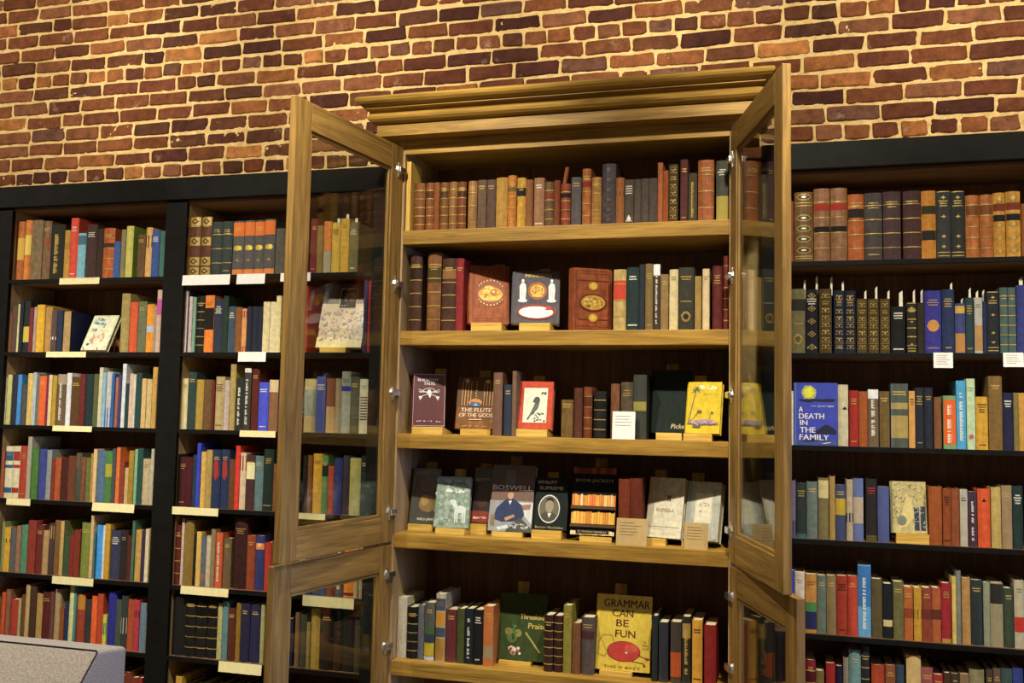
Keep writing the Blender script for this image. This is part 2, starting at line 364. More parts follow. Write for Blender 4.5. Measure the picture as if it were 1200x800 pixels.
# ================================================================= books
GOLD = alb('c8a048'); CREAM = alb('e8dcb8'); INK = alb('1a1612'); PAGE = alb('d0ba88'); RED = alb('a02818'); DGOLD = alb('a8843a')
TONE = {'g': GOLD, 'w': CREAM, 'k': INK, 'r': RED}
def darker(c, k): return (c[0] * k, c[1] * k, c[2] * k, 1)
def spine_y(u, b): return -b * (1 - u * u)
def add_cover(m, w, h, d, b, col, side, x=0., y=0., z=0., t=.0022, seg=6):
    """case binding: rounded spine and two boards, C-shaped in plan"""
    out = [(w / 2, d)] + [(w / 2 * (1 - 2 * i / seg), spine_y(1 - 2 * i / seg, b)) for i in range(seg + 1)] + [(-w / 2, d)]
    inn = [(w / 2 - t, d)] + [((w / 2 - t) * (1 - 2 * i / seg), spine_y(1 - 2 * i / seg, b) + t) for i in range(seg + 1)] + [(-w / 2 + t, d)]
    n = len(out); vs = [(x + p, y + q, z + zz) for zz in (0, h) for ring in (out, inn) for p, q in ring]
    O0, I0, O1, I1 = 0, n, 2 * n, 3 * n
    for i in range(n - 1):
        c = side if i in (0, n - 2) else col
        m.faces([vs[O0 + i], vs[O0 + i + 1], vs[O1 + i + 1], vs[O1 + i]], [(3, 2, 1, 0)], c)
        m.faces([vs[I0 + i], vs[I0 + i + 1], vs[I1 + i + 1], vs[I1 + i]], [(0, 1, 2, 3)], c)
        m.faces([vs[O0 + i], vs[O0 + i + 1], vs[I0 + i + 1], vs[I0 + i]], [(0, 1, 2, 3)], c)
        m.faces([vs[O1 + i], vs[O1 + i + 1], vs[I1 + i + 1], vs[I1 + i]], [(3, 2, 1, 0)], c)
    for i in (0, n - 1):
        m.faces([vs[O0 + i], vs[I0 + i], vs[I1 + i], vs[O1 + i]], [(0, 1, 2, 3) if i else (3, 2, 1, 0)], side)
def strip(m, w, b, z0, z1, u0, u1, off, col, seg=6):
    for i in range(seg):
        a, c = u0 + (u1 - u0) * i / seg, u0 + (u1 - u0) * (i + 1) / seg
        m.quad([(w / 2 * a, spine_y(a, b) - off, z0), (w / 2 * c, spine_y(c, b) - off, z0), (w / 2 * c, spine_y(c, b) - off, z1), (w / 2 * a, spine_y(a, b) - off, z1)], col)
def raised(m, w, b, z, hh, off, col, seg=6):
    strip(m, w, b, z - hh, z + hh, -1, 1, off, col, seg)
    for i in range(seg):
        a, c = -1 + 2 * i / seg, -1 + 2 * (i + 1) / seg
        for zz, fl in ((z + hh, 1), (z - hh, -1)):
            p = [(w / 2 * a, spine_y(a, b) - off, zz), (w / 2 * c, spine_y(c, b) - off, zz), (w / 2 * c, spine_y(c, b), zz), (w / 2 * a, spine_y(a, b), zz)]
            m.quad(p if fl > 0 else p[::-1], col)
def blob(m, w, b, u, z, rx, rz, off, col, n=10, ang=0.):
    """small flat ornament on the spine; rx in metres"""
    P = []
    for i in range(n):
        t = 6.28318 * i / n + ang; P.append((max(-.98, min(.98, u + rx * math.cos(t) / (w / 2))), z + rz * math.sin(t)))
    def span(x):
        zs = [a[1] + (c[1] - a[1]) * (x - a[0]) / (c[0] - a[0]) for a, c in zip(P, P[1:] + P[:1]) if abs(c[0] - a[0]) > 1e-9 and min(a[0], c[0]) - 1e-9 <= x <= max(a[0], c[0]) + 1e-9]
        return (min(zs), max(zs)) if zs else (z, z)
    lo, hi = min(p[0] for p in P), max(p[0] for p in P); k = 6 if rx > .003 else 3
    xs = [lo + (hi - lo) * i / k for i in range(k + 1)]; sp = [span(x) for x in xs]
    for i in range(k):
        a, c = xs[i], xs[i + 1]; ya, yc = spine_y(a, b) - off, spine_y(c, b) - off
        m.quad([(w / 2 * a, ya, sp[i][0]), (w / 2 * c, yc, sp[i + 1][0]), (w / 2 * c, yc, sp[i + 1][1]), (w / 2 * a, ya, sp[i][1])], col)
def lettering(m, w, b, zc, rnd, col, lines=3, off=.0005):
    for k in range(lines):
        z = zc - k * .0085; hh = rnd.choice((.0022, .0028)); half = rnd.uniform(.45, .78); u = -half
        while u < half:
            du = rnd.uniform(.10, .17); strip(m, w, b, z, z + hh * 1.6, u, min(half, u + du * .72), off, col, 1); u += du
def vertical_lettering(m, w, b, z0, z1, rnd, col, off=.0005):
    z = z1; ww = rnd.uniform(.26, .42)
    while z > z0:
        s = rnd.uniform(.0045, .0075)
        if rnd.random() < .84:
            strip(m, w, b, z - s * .72, z, -ww, -ww * .25, off, col, 1); strip(m, w, b, z - s * .35, z, -ww * .1, ww * .55, off, col, 1); 
            if rnd.random() < .6: strip(m, w, b, z - s * .8, z - s * .5, -ww * .3, ww, off, col, 1)
        z -= s
def parse_style(t):
    d = {'L': [], 'T': None, 'V': None, 'b': 0, 'flags': set()}; t = t.split(); i = 0
    while i < len(t):
        k = t[i]
        if k == 'L': i += 1; hx, rg = t[i].split(':'); a, b = rg.split('-'); d['L'].append((hx, float(a), float(b)))
        elif k in 'TV': i += 1; d[k] = t[i]
        elif k in 'CMRY': i += 1; d[k] = t[i]
        elif k[0] == 'b' and k[1:].isdigit(): d['b'] = int(k[1:])
        else: d['flags'].add(k)
        i += 1
    return d
YP = {'A': .016, 'B': .016, 'C': -.264, 'D': .016}
def zshelf(u, r): return CZS[r - 1] if u == 'C' else ZS[r - 1]
GROUP = {'A': 'books in the far left bay', 'B': 'books in the bay behind the left door', 'C': 'books shelved in the oak cabinet', 'D': 'books in the right bookcase'}
rest = MB(); rest_pages = MB()
def book(u, r, x0, x1, h, hx, sty, label, rnd):
    st = parse_style(sty); w = x1 - x0 - .0008; fl = st['flags']; leather = 'g' in fl
    b = min(.0085, w * (.26 if leather else .16)); d = min(rnd.uniform(.135, .165) if h < .21 else rnd.uniform(.155, .185), .8 * h + .03)
    col = dull(alb(hx)); side = alb(st['C']) if 'C' in st else darker(col, .95)
    y = YP[u] + b + rnd.uniform(0, .006); z = zshelf(u, r) + .0004; xc = (x0 + x1) / 2
    gap_top = .004; t = min(.0022, w * .14)
    if not label:
        add_cover(rest, w, h, d, b, col, side, xc, y, z, t, 4)
        for hx2, a, c in st['L']:
            q = MB(); strip(q, w, b, h * a, h * c, -.97, .97, .0004, alb(hx2), 2)
            rest.faces([(p[0] + xc, p[1] + y, p[2] + z) for p in q.v], q.f, alb(hx2))
        rest_pages.box(xc - w / 2 + t, xc + w / 2 - t, y + .002, y + d - .004, z + .003, z + h - gap_top, PAGE)
        return
    o = tag(empty('book', (xc, y, z)), label, 'book', GROUP[u])
    mat = 'leather' if leather else 'jacket' if 'P' in fl else 'cloth'
    m = MB(); add_cover(m, w, h, d, b, col, side, t=t); m.build('cover', mat, o)
    m = MB(); m.box(-w / 2 + t, w / 2 - t, .0015, d - .004, .003, h - gap_top, PAGE); m.build('page_block', 'pages', o)
    for hx2, a, c in st['L']:
        q = MB(); strip(q, w, b, h * a, h * c, -.97, .97, .0004, alb(hx2)); q.build('spine_label', 'jacket' if 'P' in fl else 'paper', o)
    if st['b']:
        q = MB(); n = st['b']
        for i in range(n): raised(q, w, b, h * (i + .9) / (n + .8), .0016, .0012, GOLD if rnd.random() < .8 else DGOLD)
        q.build('raised_bands', 'gilt', o)['kind'] = 'stuff'
        if leather and n >= 4 and not st['L'] and rnd.random() < .6:
            q = MB(); a = h * (n - 2 + .9) / (n + .8) + .003; c = h * (n - 1 + .9) / (n + .8) - .003
            strip(q, w, b, a, c, -.9, .9, .0004, darker(col, .45)); q.build('spine_label', 'leather', o)
    q = MB()
    if st['T']: lettering(q, w, b, h * .84, rnd, TONE[st['T']], rnd.choice((2, 3, 3, 4)))
    if st['T'] and rnd.random() < .5: lettering(q, w, b, h * .08, rnd, TONE[st['T']], 1)
    if st['V']: vertical_lettering(q, w, b, h * .12, h * .82, rnd, TONE[st['V']])
    if not (st['T'] or st['V']) and 'F' not in fl and rnd.random() < .55 and w > .02: lettering(q, w, b, h * .86, rnd, darker(col, .4) if sum(col[:3]) > .8 else GOLD, 2)
    if q.f: q.build('spine_title', 'gilt' if 'g' in (st['T'] or '') else 'ink', o)['kind'] = 'stuff'
    q = MB(); e = .0007
    if 'D' in fl:
        n = 6; tone = GOLD if leather and lin(hx)[0] > .08 else DGOLD
        for i in range(n):
            if i in (2, 4): continue
            zc = h * (i + .5) / n; strip(q, w, b, zc - h * .07, zc + h * .07, -.88, .88, .0005, darker(tone, .8)); blob(q, w, b, 0, zc, w * .33, h * .05, .0008, darker(col, .6), 4); blob(q, w, b, 0, zc, w * .16, h * .025, .0011, tone, 4)
    if 'O' in fl:
        for zc in (.93, .63, .48, .33, .17):
            blob(q, w, b, 0, h * zc, w * .42, h * .05, .0005, DGOLD, 14); blob(q, w, b, 0, h * zc, w * .33, h * .034, .0008, darker(col, .5), 12); blob(q, w, b, 0, h * zc, w * .15, h * .013, .0011, CREAM, 8)
        for zc in (.80, .84, .05, .08): strip(q, w, b, h * zc, h * zc + .003, -.9, .9, .0005, GOLD)
    if 'X' in fl:
        for k in range(4): blob(q, w, b, 0, h * .5, w * .44, h * .062, .0006 + k * .0001, alb('e0c040'), 3, k * 1.571 + .79)
        blob(q, w, b, 0, h * .5, w * .22, h * .035, .0011, alb('e0c040'), 8); strip(q, w, b, h * .26, h * .275, -.3, .3, e, GOLD); strip(q, w, b, h * .29, h * .297, -.22, .22, e, GOLD)
    if 'E' in fl:
        for zc in (.9, .62, .33, .18):
            blob(q, w, b, 0, h * zc, w * .2, h * .014, e, GOLD, 4); blob(q, w, b, 0, h * zc, w * .08, h * .03, e + .0002, GOLD, 4)
        for zc in (.04, .09, .98): strip(q, w, b, h * zc, h * zc + .003, -.9, .9, e, GOLD)
    if 'Q' in fl:
        for i in range(5):
            zc = h * (.1 + i * .2)
            if .5 < zc / h < .86 and st['L']: continue
            blob(q, w, b, 0, zc, w * .36, h * .05, e, DGOLD, 4); blob(q, w, b, 0, zc, w * .26, h * .034, e + .0003, col, 4); blob(q, w, b, 0, zc, w * .1, h * .014, e + .0006, GOLD, 4)
    if 'F' in fl:
        n = max(5, int(h / .026)); cell = h * .9 / n
        for k in range(n):
            zc = h * .05 + cell * (k + .5); tone = DGOLD if (k + len(sty)) % 3 else GOLD
            if k == n - 2: lettering(q, w, b, zc + .003, rnd, DGOLD, 2); continue
            for sg in (-1, 1):
                blob(q, w, b, sg * .42, zc + cell * .18, w * .13, cell * .10, e, tone, 6, sg * .6); blob(q, w, b, sg * .58, zc - cell * .2, w * .07, cell * .16, e, DGOLD, 5); blob(q, w, b, sg * .24, zc - cell * .26, w * .06, cell * .06, e, DGOLD, 5)
            blob(q, w, b, 0, zc, w * .09, cell * .34, e, tone, 4)
            if k % 3 == 0: strip(q, w, b, zc + cell * .46, zc + cell * .46 + .0015, -.86, .86, e, DGOLD)
    if 'Z' in fl:
        for k in range(6): blob(q, w, b, 0, h * (.1 + k * .16), w * .34, h * .055, e, darker(col, .55), 12); blob(q, w, b, 0, h * (.1 + k * .16), w * .2, h * .03, e + .0003, darker(col, 1.25), 10)
    if 'H' in fl: blob(q, w, b, 0, h * .14, w * .24, h * .055, e, CREAM, 7, 1.57); blob(q, w, b, 0, h * .2, w * .08, h * .03, e, CREAM, 4)
    if 'M' in st: blob(q, w, b, 0, h * .66, w * .4, h * .19, e, alb(st['M']), 6, 1.571)
    if 'R' in st: blob(q, w, b, 0, h * (.27 if u == 'B' else .44), w * .4, w * .4, e, alb(st['R']), 14)
    if 'Y' in st: blob(q, w, b, 0, h * .18, w * .32, w * .32, e, alb(st['Y']), 14)
    if 'U' in fl: blob(q, w, b, .3, h * .62, w * .22, h * .024, e, INK, 3, 1.571); blob(q, w, b, .3, h * .605, w * .24, h * .014, e, INK, 8)
    if 'I' in fl: blob(q, w, b, 0, h * .80, w * .2, h * .04, e, INK, 3, 1.571)
    if 'N' in fl:
        for i in range(9): strip(q, w, b, h * (.25 + i * .05), h * (.27 + i * .05), -.8, .8, e, INK)
    if 'W' in fl: blob(q, w, b, 0, h * .22, w * .34, h * .09, e, DGOLD, 7, -1.571); blob(q, w, b, 0, h * .22, w * .2, h * .05, e + .0003, darker(col, .7), 7, -1.571); strip(q, w, b, h * .45, h * .47, -.7, .7, e, DGOLD)
    if q.f: q.build('spine_ornament', 'gilt' if not ('M' in st or 'R' in st or 'Y' in st or 'U' in fl or 'I' in fl or 'N' in fl) else 'ink', o)['kind'] = 'stuff'
    if 'K' in fl:
        q = MB(); q.box(-.006, .006, .02, .0206, h - .02, h + .022, CREAM); q.build('paper_slip', 'paper', o)
BOOKS = """
A|1|-2.5361|-2.4973|0.2711|a8561c|g L c89a3a:.35-.72|rust orange leather book with mustard label, far left bay top shelf
A|1|-2.4965|-2.4598|0.2762|c8701e|g L d8b048:.42-.75|orange leather book with yellow label, far left bay top shelf
A|1|-2.4590|-2.3978|0.2744|7a5f3a|g|olive leather book, far left bay top shelf
A|1|-2.3970|-2.3539|0.2692|7a5535|g L 8a4a28:.6-.72|brown leather book with reddish brown label, far left bay top shelf
A|1|-2.3531|-2.2774|0.2507|2e2a1c|V g|dark green leather book with vertical lettering, far left bay top shelf
A|1|-2.2766|-2.2470|0.2229|b8862e|L 9a5a30:.6-.75|
A|1|-2.2462|-2.2039|0.2766|d8432a|T w|red cloth book with title lines, far left bay top shelf
A|1|-2.2031|-2.1603|0.2060|7ab0b0|L 4a6a70:.75-.95|light blue cloth book with teal label, far left bay top shelf
A|1|-2.1595|-2.1043|0.2441|4a332a|T w|dark brown cloth book with title lines, far left bay top shelf
A|1|-2.1035|-2.0709|0.2233|3d2d22|V w|
A|1|-2.0701|-2.0118|0.2249|b5541a|g b4 L 4a2a18:.6-.7|rust orange leather book with dark brown label, far left bay top shelf
A|1|-2.0110|-1.9765|0.1630|3f5688||
A|1|-1.9757|-1.9531|0.2159|8a7a50||
A|1|-1.9523|-1.9148|0.2307|c8b850|C 7a9030|lime cloth book, far left bay top shelf
A|1|-1.8909|-1.8515|0.1907|6a4a2a||brown cloth book, far left bay top shelf
A|1|-1.8507|-1.8192|0.2209|d8a050|L 1c1a14:.6-.85|
A|1|-1.8184|-1.7798|0.2071|3a5080|T w|blue cloth book with title lines, far left bay top shelf
A|1|-1.7790|-1.7548|0.2029|3f6a5a||
A|1|-1.7540|-1.7360|0.2052|8a8a55||
A|2|-2.5440|-2.5368|0.1810|8a4a20||
A|2|-2.5360|-2.5055|0.2163|5a4030||
A|2|-2.5047|-2.4939|0.2193|c8b878||
A|2|-2.4931|-2.4744|0.2320|22282c|V w|
A|2|-2.4736|-2.4396|0.2316|2a2a28|L c8a83a:.2-.5|charcoal grey cloth book with yellow label, far left bay second shelf
A|2|-2.4388|-2.4187|0.2022|7a2a28||
A|2|-2.4179|-2.4033|0.2052|b09080|V k|
A|2|-2.4025|-2.3588|0.2145|d8a010||yellow cloth book, far left bay second shelf
A|2|-2.3580|-2.3206|0.2043|b08040||
A|2|-2.3198|-2.2902|0.1878|5a4538|L e8e0c0:.3-.37|
A|2|-2.2894|-2.2599|0.1875|2a3040||
A|2|-2.2591|-2.2218|0.1839|b08a50|C 1e2238|
A|2|-1.9569|-1.9138|0.2585|a08848||tan cloth book, between tan and orange, far left bay second shelf
A|2|-1.9130|-1.8727|0.2204|d05020||orange cloth book, far left bay second shelf
A|2|-1.8719|-1.8296|0.2229|6a6a48||olive cloth book, far left bay second shelf
A|2|-1.8288|-1.7904|0.2099|e08a10|L b0b0b0:.42-.55|mustard cloth book with pale grey label, far left bay second shelf
A|2|-1.7896|-1.7761|0.2033|a08868||
A|2|-1.7753|-1.7492|0.2711|c8a080|L c05080:.6-.85|pinkish beige cloth book with dark red label, far left bay second shelf
A|2|-1.7484|-1.7367|0.2893|b03030|V w|
A|3|-2.5440|-2.5407|0.2112|c8b090||
A|3|-2.5399|-2.5150|0.2242|b8b060||
A|3|-2.5142|-2.4840|0.2246|2a2c38|V w|
A|3|-2.4832|-2.4608|0.2250|3a80b0||
A|3|-2.4600|-2.4322|0.1808|4a4a44||
A|3|-2.4314|-2.4015|0.2309|d0a850||
A|3|-2.4007|-2.3808|0.2357|a8b0a0||
A|3|-2.3800|-2.3686|0.2264|607068||
A|3|-2.3678|-2.3290|0.2204|d85a10||orange cloth book, far left bay third shelf
A|3|-2.3282|-2.3138|0.2239|7a2040||
A|3|-2.3130|-2.2949|0.2242|d8b878||
A|3|-2.2941|-2.2722|0.2213|b08820||
A|3|-2.2714|-2.2233|0.2281|6a5238|L a08868:.8-1 V w|brown cloth book with pinkish beige label, far left bay third shelf
A|3|-2.2225|-2.1971|0.2337|d8d0c0||
A|3|-2.1963|-2.1487|0.2166|5a3c1c||brown cloth book, far left bay third shelf
A|3|-2.1479|-2.1206|0.2297|6a2420|V w|
A|3|-2.1198|-2.0785|0.2302|22332e||dark green cloth book, between maroon and olive, far left bay third shelf
A|3|-2.0777|-2.0513|0.2307|5a5a30||
A|3|-2.0505|-2.0308|0.2590|c8b890||
A|3|-2.0300|-2.0148|0.2375|80a8b0||
A|3|-2.0140|-1.9856|0.2409|b8b0a0|L 2a5a90:.0-.35|
A|3|-1.9848|-1.9689|0.2319|2a5a90||
A|3|-1.9681|-1.9522|0.2167|a06030|V w|
A|3|-1.9514|-1.9363|0.2262|4a3860||
A|3|-1.9355|-1.9161|0.2759|d0d0c0||
A|3|-1.9153|-1.8945|0.1898|2a3a34||
A|3|-1.8937|-1.8752|0.2332|d0a888||
A|3|-1.8744|-1.8609|0.2303|c8c0a0||
A|3|-1.8601|-1.8323|0.2368|28403a||
A|3|-1.8315|-1.8088|0.2126|d0a860||
A|3|-1.8080|-1.7826|0.2100|c8a868||
A|3|-1.7818|-1.7578|0.2623|c09038||
A|3|-1.7570|-1.7468|0.2350|4a4030||
A|4|-2.5440|-2.5303|0.2082|a04828||
A|4|-2.5295|-2.4884|0.2284|d0c090|L 2a5068:.72-.9 L 2a5068:.58-.64 L 2a5068:.1-.2|cream cloth book with slate blue label, far left bay fourth shelf
A|4|-2.4876|-2.4499|0.2300|d0c090|L 9a2820:.72-.9 L 9a2820:.58-.64 L 9a2820:.1-.2|cream cloth book with dark red label, far left bay fourth shelf
A|4|-2.4491|-2.4093|0.2316|a83420|T g|red leather book with title lines, far left bay fourth shelf
A|4|-2.4085|-2.3864|0.2737|a09878||
A|4|-2.3856|-2.3484|0.2216|48702c||green cloth book, far left bay fourth shelf
A|4|-2.3476|-2.3067|0.2201|38407a||blue cloth book, far left bay fourth shelf
A|4|-2.3059|-2.2804|0.2183|88887a||
A|4|-2.2796|-2.2601|0.1758|7a3018|b4|
A|4|-2.2593|-2.2279|0.1862|a84c20|b4|
A|4|-2.2271|-2.1906|0.1877|4a2018|b4|
A|4|-2.1898|-2.1499|0.1956|6a3820||brown cloth book, between maroon and charcoal grey, far left bay fourth shelf
A|4|-2.1491|-2.1203|0.2095|4a4a38|L 7a5030:.68-1|
A|4|-2.1195|-2.0983|0.1921|7a4828||
A|4|-2.0975|-2.0748|0.1900|6a6838||
A|4|-2.0740|-2.0602|0.2093|a88020||
A|4|-2.0594|-2.0412|0.2284|d8b078||
A|4|-2.0404|-1.9997|0.2235|506878||slate blue cloth book, far left bay fourth shelf
A|4|-1.9989|-1.9635|0.2221|4a7838|L a89a28:.5-.75|green cloth book with lime label, far left bay fourth shelf
A|4|-1.9627|-1.9441|0.2324|4a4a48|V w|
A|4|-1.9433|-1.9239|0.2393|d86820||
A|4|-1.9231|-1.8988|0.1764|8a3820||
A|4|-1.8980|-1.8795|0.1532|c8a060||
A|4|-1.8787|-1.8524|0.2269|a07820||
A|4|-1.8516|-1.8368|0.2339|7aa878||
A|4|-1.8360|-1.8099|0.2378|28483c||
A|4|-1.8091|-1.7690|0.1940|b8a070||cream cloth book, between dark green and cream, far left bay fourth shelf
A|4|-1.7682|-1.7521|0.2374|b8a888||
A|4|-1.7513|-1.7405|0.2470|a89880||
A|5|-2.5213|-2.5086|0.2159|7a8850||
A|5|-2.5078|-2.4740|0.1924|d09820|L 22201c:.65-.75|
A|5|-2.4732|-2.4434|0.1944|5a5850||
A|5|-2.4426|-2.4189|0.2023|9a6848||
A|5|-2.4181|-2.3840|0.2072|508058||
A|5|-2.3832|-2.3408|0.2293|8a3020||dark red cloth book, between green and maroon, far left bay fifth shelf
A|5|-2.3400|-2.3009|0.2120|6a2820||maroon cloth book, between dark red and tan, far left bay fifth shelf
A|5|-2.3001|-2.2695|0.1895|b08850||
A|5|-2.2687|-2.2434|0.2220|4a3830|L b08848:.7-.95|
A|5|-2.2426|-2.2114|0.2360|7a5428||
A|5|-2.2106|-2.1914|0.2345|c09850|C 6a6838|
A|5|-2.1906|-2.1596|0.1719|3a5030||
A|5|-2.1588|-2.1397|0.1766|8a2020||
A|5|-2.1389|-2.1067|0.1995|7a3018||
A|5|-2.1059|-2.0542|0.2325|7a8030||olive cloth book, far left bay fifth shelf
A|5|-2.0534|-2.0375|0.2649|d0a868||
A|5|-2.0367|-2.0252|0.1931|506860||
A|5|-2.0244|-1.9926|0.2259|2a90e0|V w|
A|5|-1.9918|-1.9797|0.2261|d8c8b8|V k|
A|5|-1.9789|-1.9531|0.2333|c09020||
A|5|-1.9523|-1.9044|0.2085|38384a|T w|navy cloth book with title lines, far left bay fifth shelf
A|5|-1.9036|-1.8653|0.2112|2e2620|T g|charcoal grey leather book with title lines, far left bay fifth shelf
A|5|-1.8645|-1.8441|0.1892|5a2418||
A|5|-1.8433|-1.8300|0.2560|4a6a50|V w|
A|5|-1.8292|-1.7983|0.2156|c09040||
A|5|-1.7975|-1.7772|0.2142|3a2e40||
A|5|-1.7764|-1.7576|0.2214|d8c090||
A|5|-1.7568|-1.7383|0.2226|c09848|T k|
A|6|-2.5003|-2.4800|0.1970|c84818||
A|6|-2.4792|-2.4548|0.2112|8a5838||
A|6|-2.4540|-2.4114|0.1712|a83420||
A|6|-2.4106|-2.3962|0.1769|a89860||
A|6|-2.3954|-2.3735|0.1938|6a4020||
A|6|-2.3727|-2.3509|0.2404|b89858||
A|6|-2.3501|-2.3186|0.2347|4a3020||
A|6|-2.3178|-2.2857|0.2040|b08840||
A|6|-2.2849|-2.2410|0.2134|5a2018||maroon cloth book, far left bay sixth shelf
A|6|-2.2402|-2.2217|0.2162|6a4030||
A|6|-2.2209|-2.1907|0.2292|a88858||
A|6|-2.1899|-2.1671|0.1544|8a4818||
A|6|-2.1663|-2.1429|0.1806|22304a||
A|6|-2.1421|-2.1195|0.2549|d0c878||
A|6|-2.1187|-2.1063|0.2444|508070||
A|6|-2.1055|-2.0649|0.2167|9a3820|L b87820:.7-1|dark red cloth book with mustard label, far left bay sixth shelf
A|6|-2.0641|-2.0287|0.1962|3a3830||
A|6|-2.0279|-2.0013|0.2139|e85a10||
A|6|-2.0005|-1.9711|0.2253|b84010||
A|6|-1.9703|-1.9511|0.1384|c8c030|L 2a6a60:.4-.75|
A|6|-1.9503|-1.9098|0.2361|28287a||royal blue cloth book, far left bay sixth shelf
A|6|-1.9090|-1.8800|0.2066|4a5040||
A|6|-1.8792|-1.8482|0.2241|3a3c34|L b0a888:.3-.6 V w|
A|6|-1.8474|-1.8165|0.2122|a84820||
A|6|-1.8157|-1.7885|0.2119|b03038|L 4a2018:.65-.8|
A|6|-1.7877|-1.7571|0.1998|6a7a80||
A|6|-1.7563|-1.7360|0.1670|7a8070||
B|1|-1.6310|-1.5749|0.2595|5a3018|g D|brown leather book beside brown book, row end, bay behind left door top shelf
B|1|-1.5741|-1.5216|0.2579|5a3018|g D|brown leather book between brown and charcoal grey, bay behind left door top shelf
B|1|-1.5208|-1.4722|0.2335|3a4038|T g b3|charcoal grey leather book between brown and charcoal grey, bay behind left door top shelf
B|1|-1.4714|-1.4214|0.2331|3a4038|T g b3|charcoal grey leather book between charcoal grey and grey, bay behind left door top shelf
B|1|-1.4206|-1.3664|0.2332|5a5248|L d86a20:.72-.97 L d87a30:.02-.11 X|grey cloth book between charcoal grey and grey, bay behind left door top shelf
B|1|-1.3656|-1.3163|0.2342|5a5248|L d86a20:.72-.97 L d87a30:.02-.11 X|grey cloth book with gold star, sixth from left end, bay behind left door top shelf
B|1|-1.3155|-1.2693|0.2329|5a5248|L d86a20:.72-.97 L d87a30:.02-.11 X|grey cloth book with gold star, seventh from left end, bay behind left door top shelf
B|1|-1.2685|-1.2182|0.2365|5a5248|L d86a20:.72-.97 L d87a30:.02-.11 X|grey cloth book with gold star, eighth from left end, bay behind left door top shelf
B|1|-1.2174|-1.1730|0.1953|5a5040||grey cloth book, bay behind left door top shelf
B|1|-1.0554|-1.0238|0.2303|7a2a28|T g|dark red leather book with title lines, bay behind left door top shelf
B|1|-1.0230|-0.9941|0.1999|8a6a30||
B|1|-0.9925|-0.9574|0.2163|d87830|L a89878:.0-.42|orange cloth book with pinkish beige label, bay behind left door top shelf
B|1|-0.9566|-0.9205|0.2104|d8a838|K T k|yellow cloth book with paper slip, bay behind left door top shelf
B|1|-0.9197|-0.8811|0.2265|d8a030|K|mustard cloth book with paper slip, bay behind left door top shelf
B|1|-0.8803|-0.8390|0.2084|7a6a40|K T w|olive cloth book with paper slip, bay behind left door top shelf
B|2|-1.6310|-1.6230|0.2687|c8c0b0||
B|2|-1.6310|-1.6345|0.2714|b07830||
B|2|-1.6222|-1.6161|0.2736|3a4050||
B|2|-1.6153|-1.5989|0.2405|c8a898||
B|2|-1.5981|-1.5817|0.2378|7a9a78||
B|2|-1.5809|-1.5407|0.2424|14140f|b6 g|black leather book with raised bands, bay behind left door second shelf
B|2|-1.5399|-1.4953|0.2443|e87a10|L 1c1814:.4-.78|orange cloth book with black label, bay behind left door second shelf
B|2|-1.4945|-1.4513|0.2286|33353f|T w|charcoal grey cloth book between orange and dark green, bay behind left door second shelf
B|2|-1.4505|-1.4261|0.2407|2a3a28|T g|
B|2|-1.4253|-1.3898|0.1954|3f4f55|T w|charcoal grey cloth book between dark green and chestnut, bay behind left door second shelf
B|2|-1.3890|-1.3592|0.1925|8a5020||
B|2|-1.3584|-1.3354|0.1848|d89050|L a02818:.8-.95 L a02818:.02-.15|
B|2|-1.3346|-1.3133|0.1945|2a2a34|T g|
B|2|-1.3125|-1.2857|0.1942|2a2a34|T g|
B|2|-1.2849|-1.2616|0.1939|2a2a34|T g|
B|2|-1.2608|-1.2299|0.2133|e0c888|V k|
B|2|-1.2291|-1.1983|0.2129|e0c890|V k|
B|2|-1.1975|-1.1751|0.2371|dcc880||
B|2|-1.0714|-1.0516|0.2805|a02818|C a02818|
B|2|-0.8041|-0.7865|0.2969|3a3450|V w|
B|2|-0.7857|-0.7717|0.2966|a02828||
B|3|-1.6310|-1.6034|0.2143|d8c080|P|cream jacketed book in glossy jacket, bay behind left door third shelf
B|3|-1.6026|-1.5647|0.2422|2f4038||dark green cloth book, bay behind left door third shelf
B|3|-1.5639|-1.5279|0.2103|b08828|P|mustard jacketed book in glossy jacket, bay behind left door third shelf
B|3|-1.5271|-1.4857|0.2108|6a4a28||brown cloth book, bay behind left door third shelf
B|3|-1.4849|-1.4716|0.2087|6a2018||
B|3|-1.4708|-1.4297|0.2239|b0955a|T k|tan cloth book with title lines, bay behind left door third shelf
B|3|-1.4289|-1.4047|0.2095|b8a08a|P|
B|3|-1.4039|-1.3769|0.2763|a88a48||tan cloth book, between pinkish beige and black, bay behind left door third shelf
B|3|-1.3761|-1.3355|0.2177|22251f|V w P|black jacketed book with vertical lettering, bay behind left door third shelf
B|3|-1.3347|-1.3026|0.2598|3a342c|L e8d8b8:.93-1 V w P|charcoal grey jacketed book with off-white label, bay behind left door third shelf
B|3|-1.3018|-1.2670|0.2625|5a2218||maroon cloth book, bay behind left door third shelf
B|3|-1.2662|-1.2208|0.2021|3f48b8|T w|royal blue cloth book with title lines, bay behind left door third shelf
B|3|-1.2200|-1.1772|0.2124|8a5a30|L d8b878:.76-1 P|chestnut jacketed book with cream label, bay behind left door third shelf
B|3|-1.0578|-1.0050|0.2177|b8a060|L 8a8a70:.3-.8 P|tan jacketed book with sage green label, bay behind left door third shelf
B|3|-1.0023|-0.9598|0.2275|3f4a88|T w P|blue jacketed book in glossy jacket, bay behind left door third shelf
B|3|-0.9590|-0.9177|0.2205|8a4a20|L d0a060:.0-.48 P|chestnut jacketed book with tan label, bay behind left door third shelf
B|3|-0.9161|-0.8906|0.2207|a08860||
B|3|-0.8898|-0.8493|0.2493|98947a|L 2a2a88:.68-.76|pale grey cloth book with royal blue label, bay behind left door third shelf
B|3|-0.8485|-0.8108|0.2281|4a4a38||charcoal grey cloth book, bay behind left door third shelf
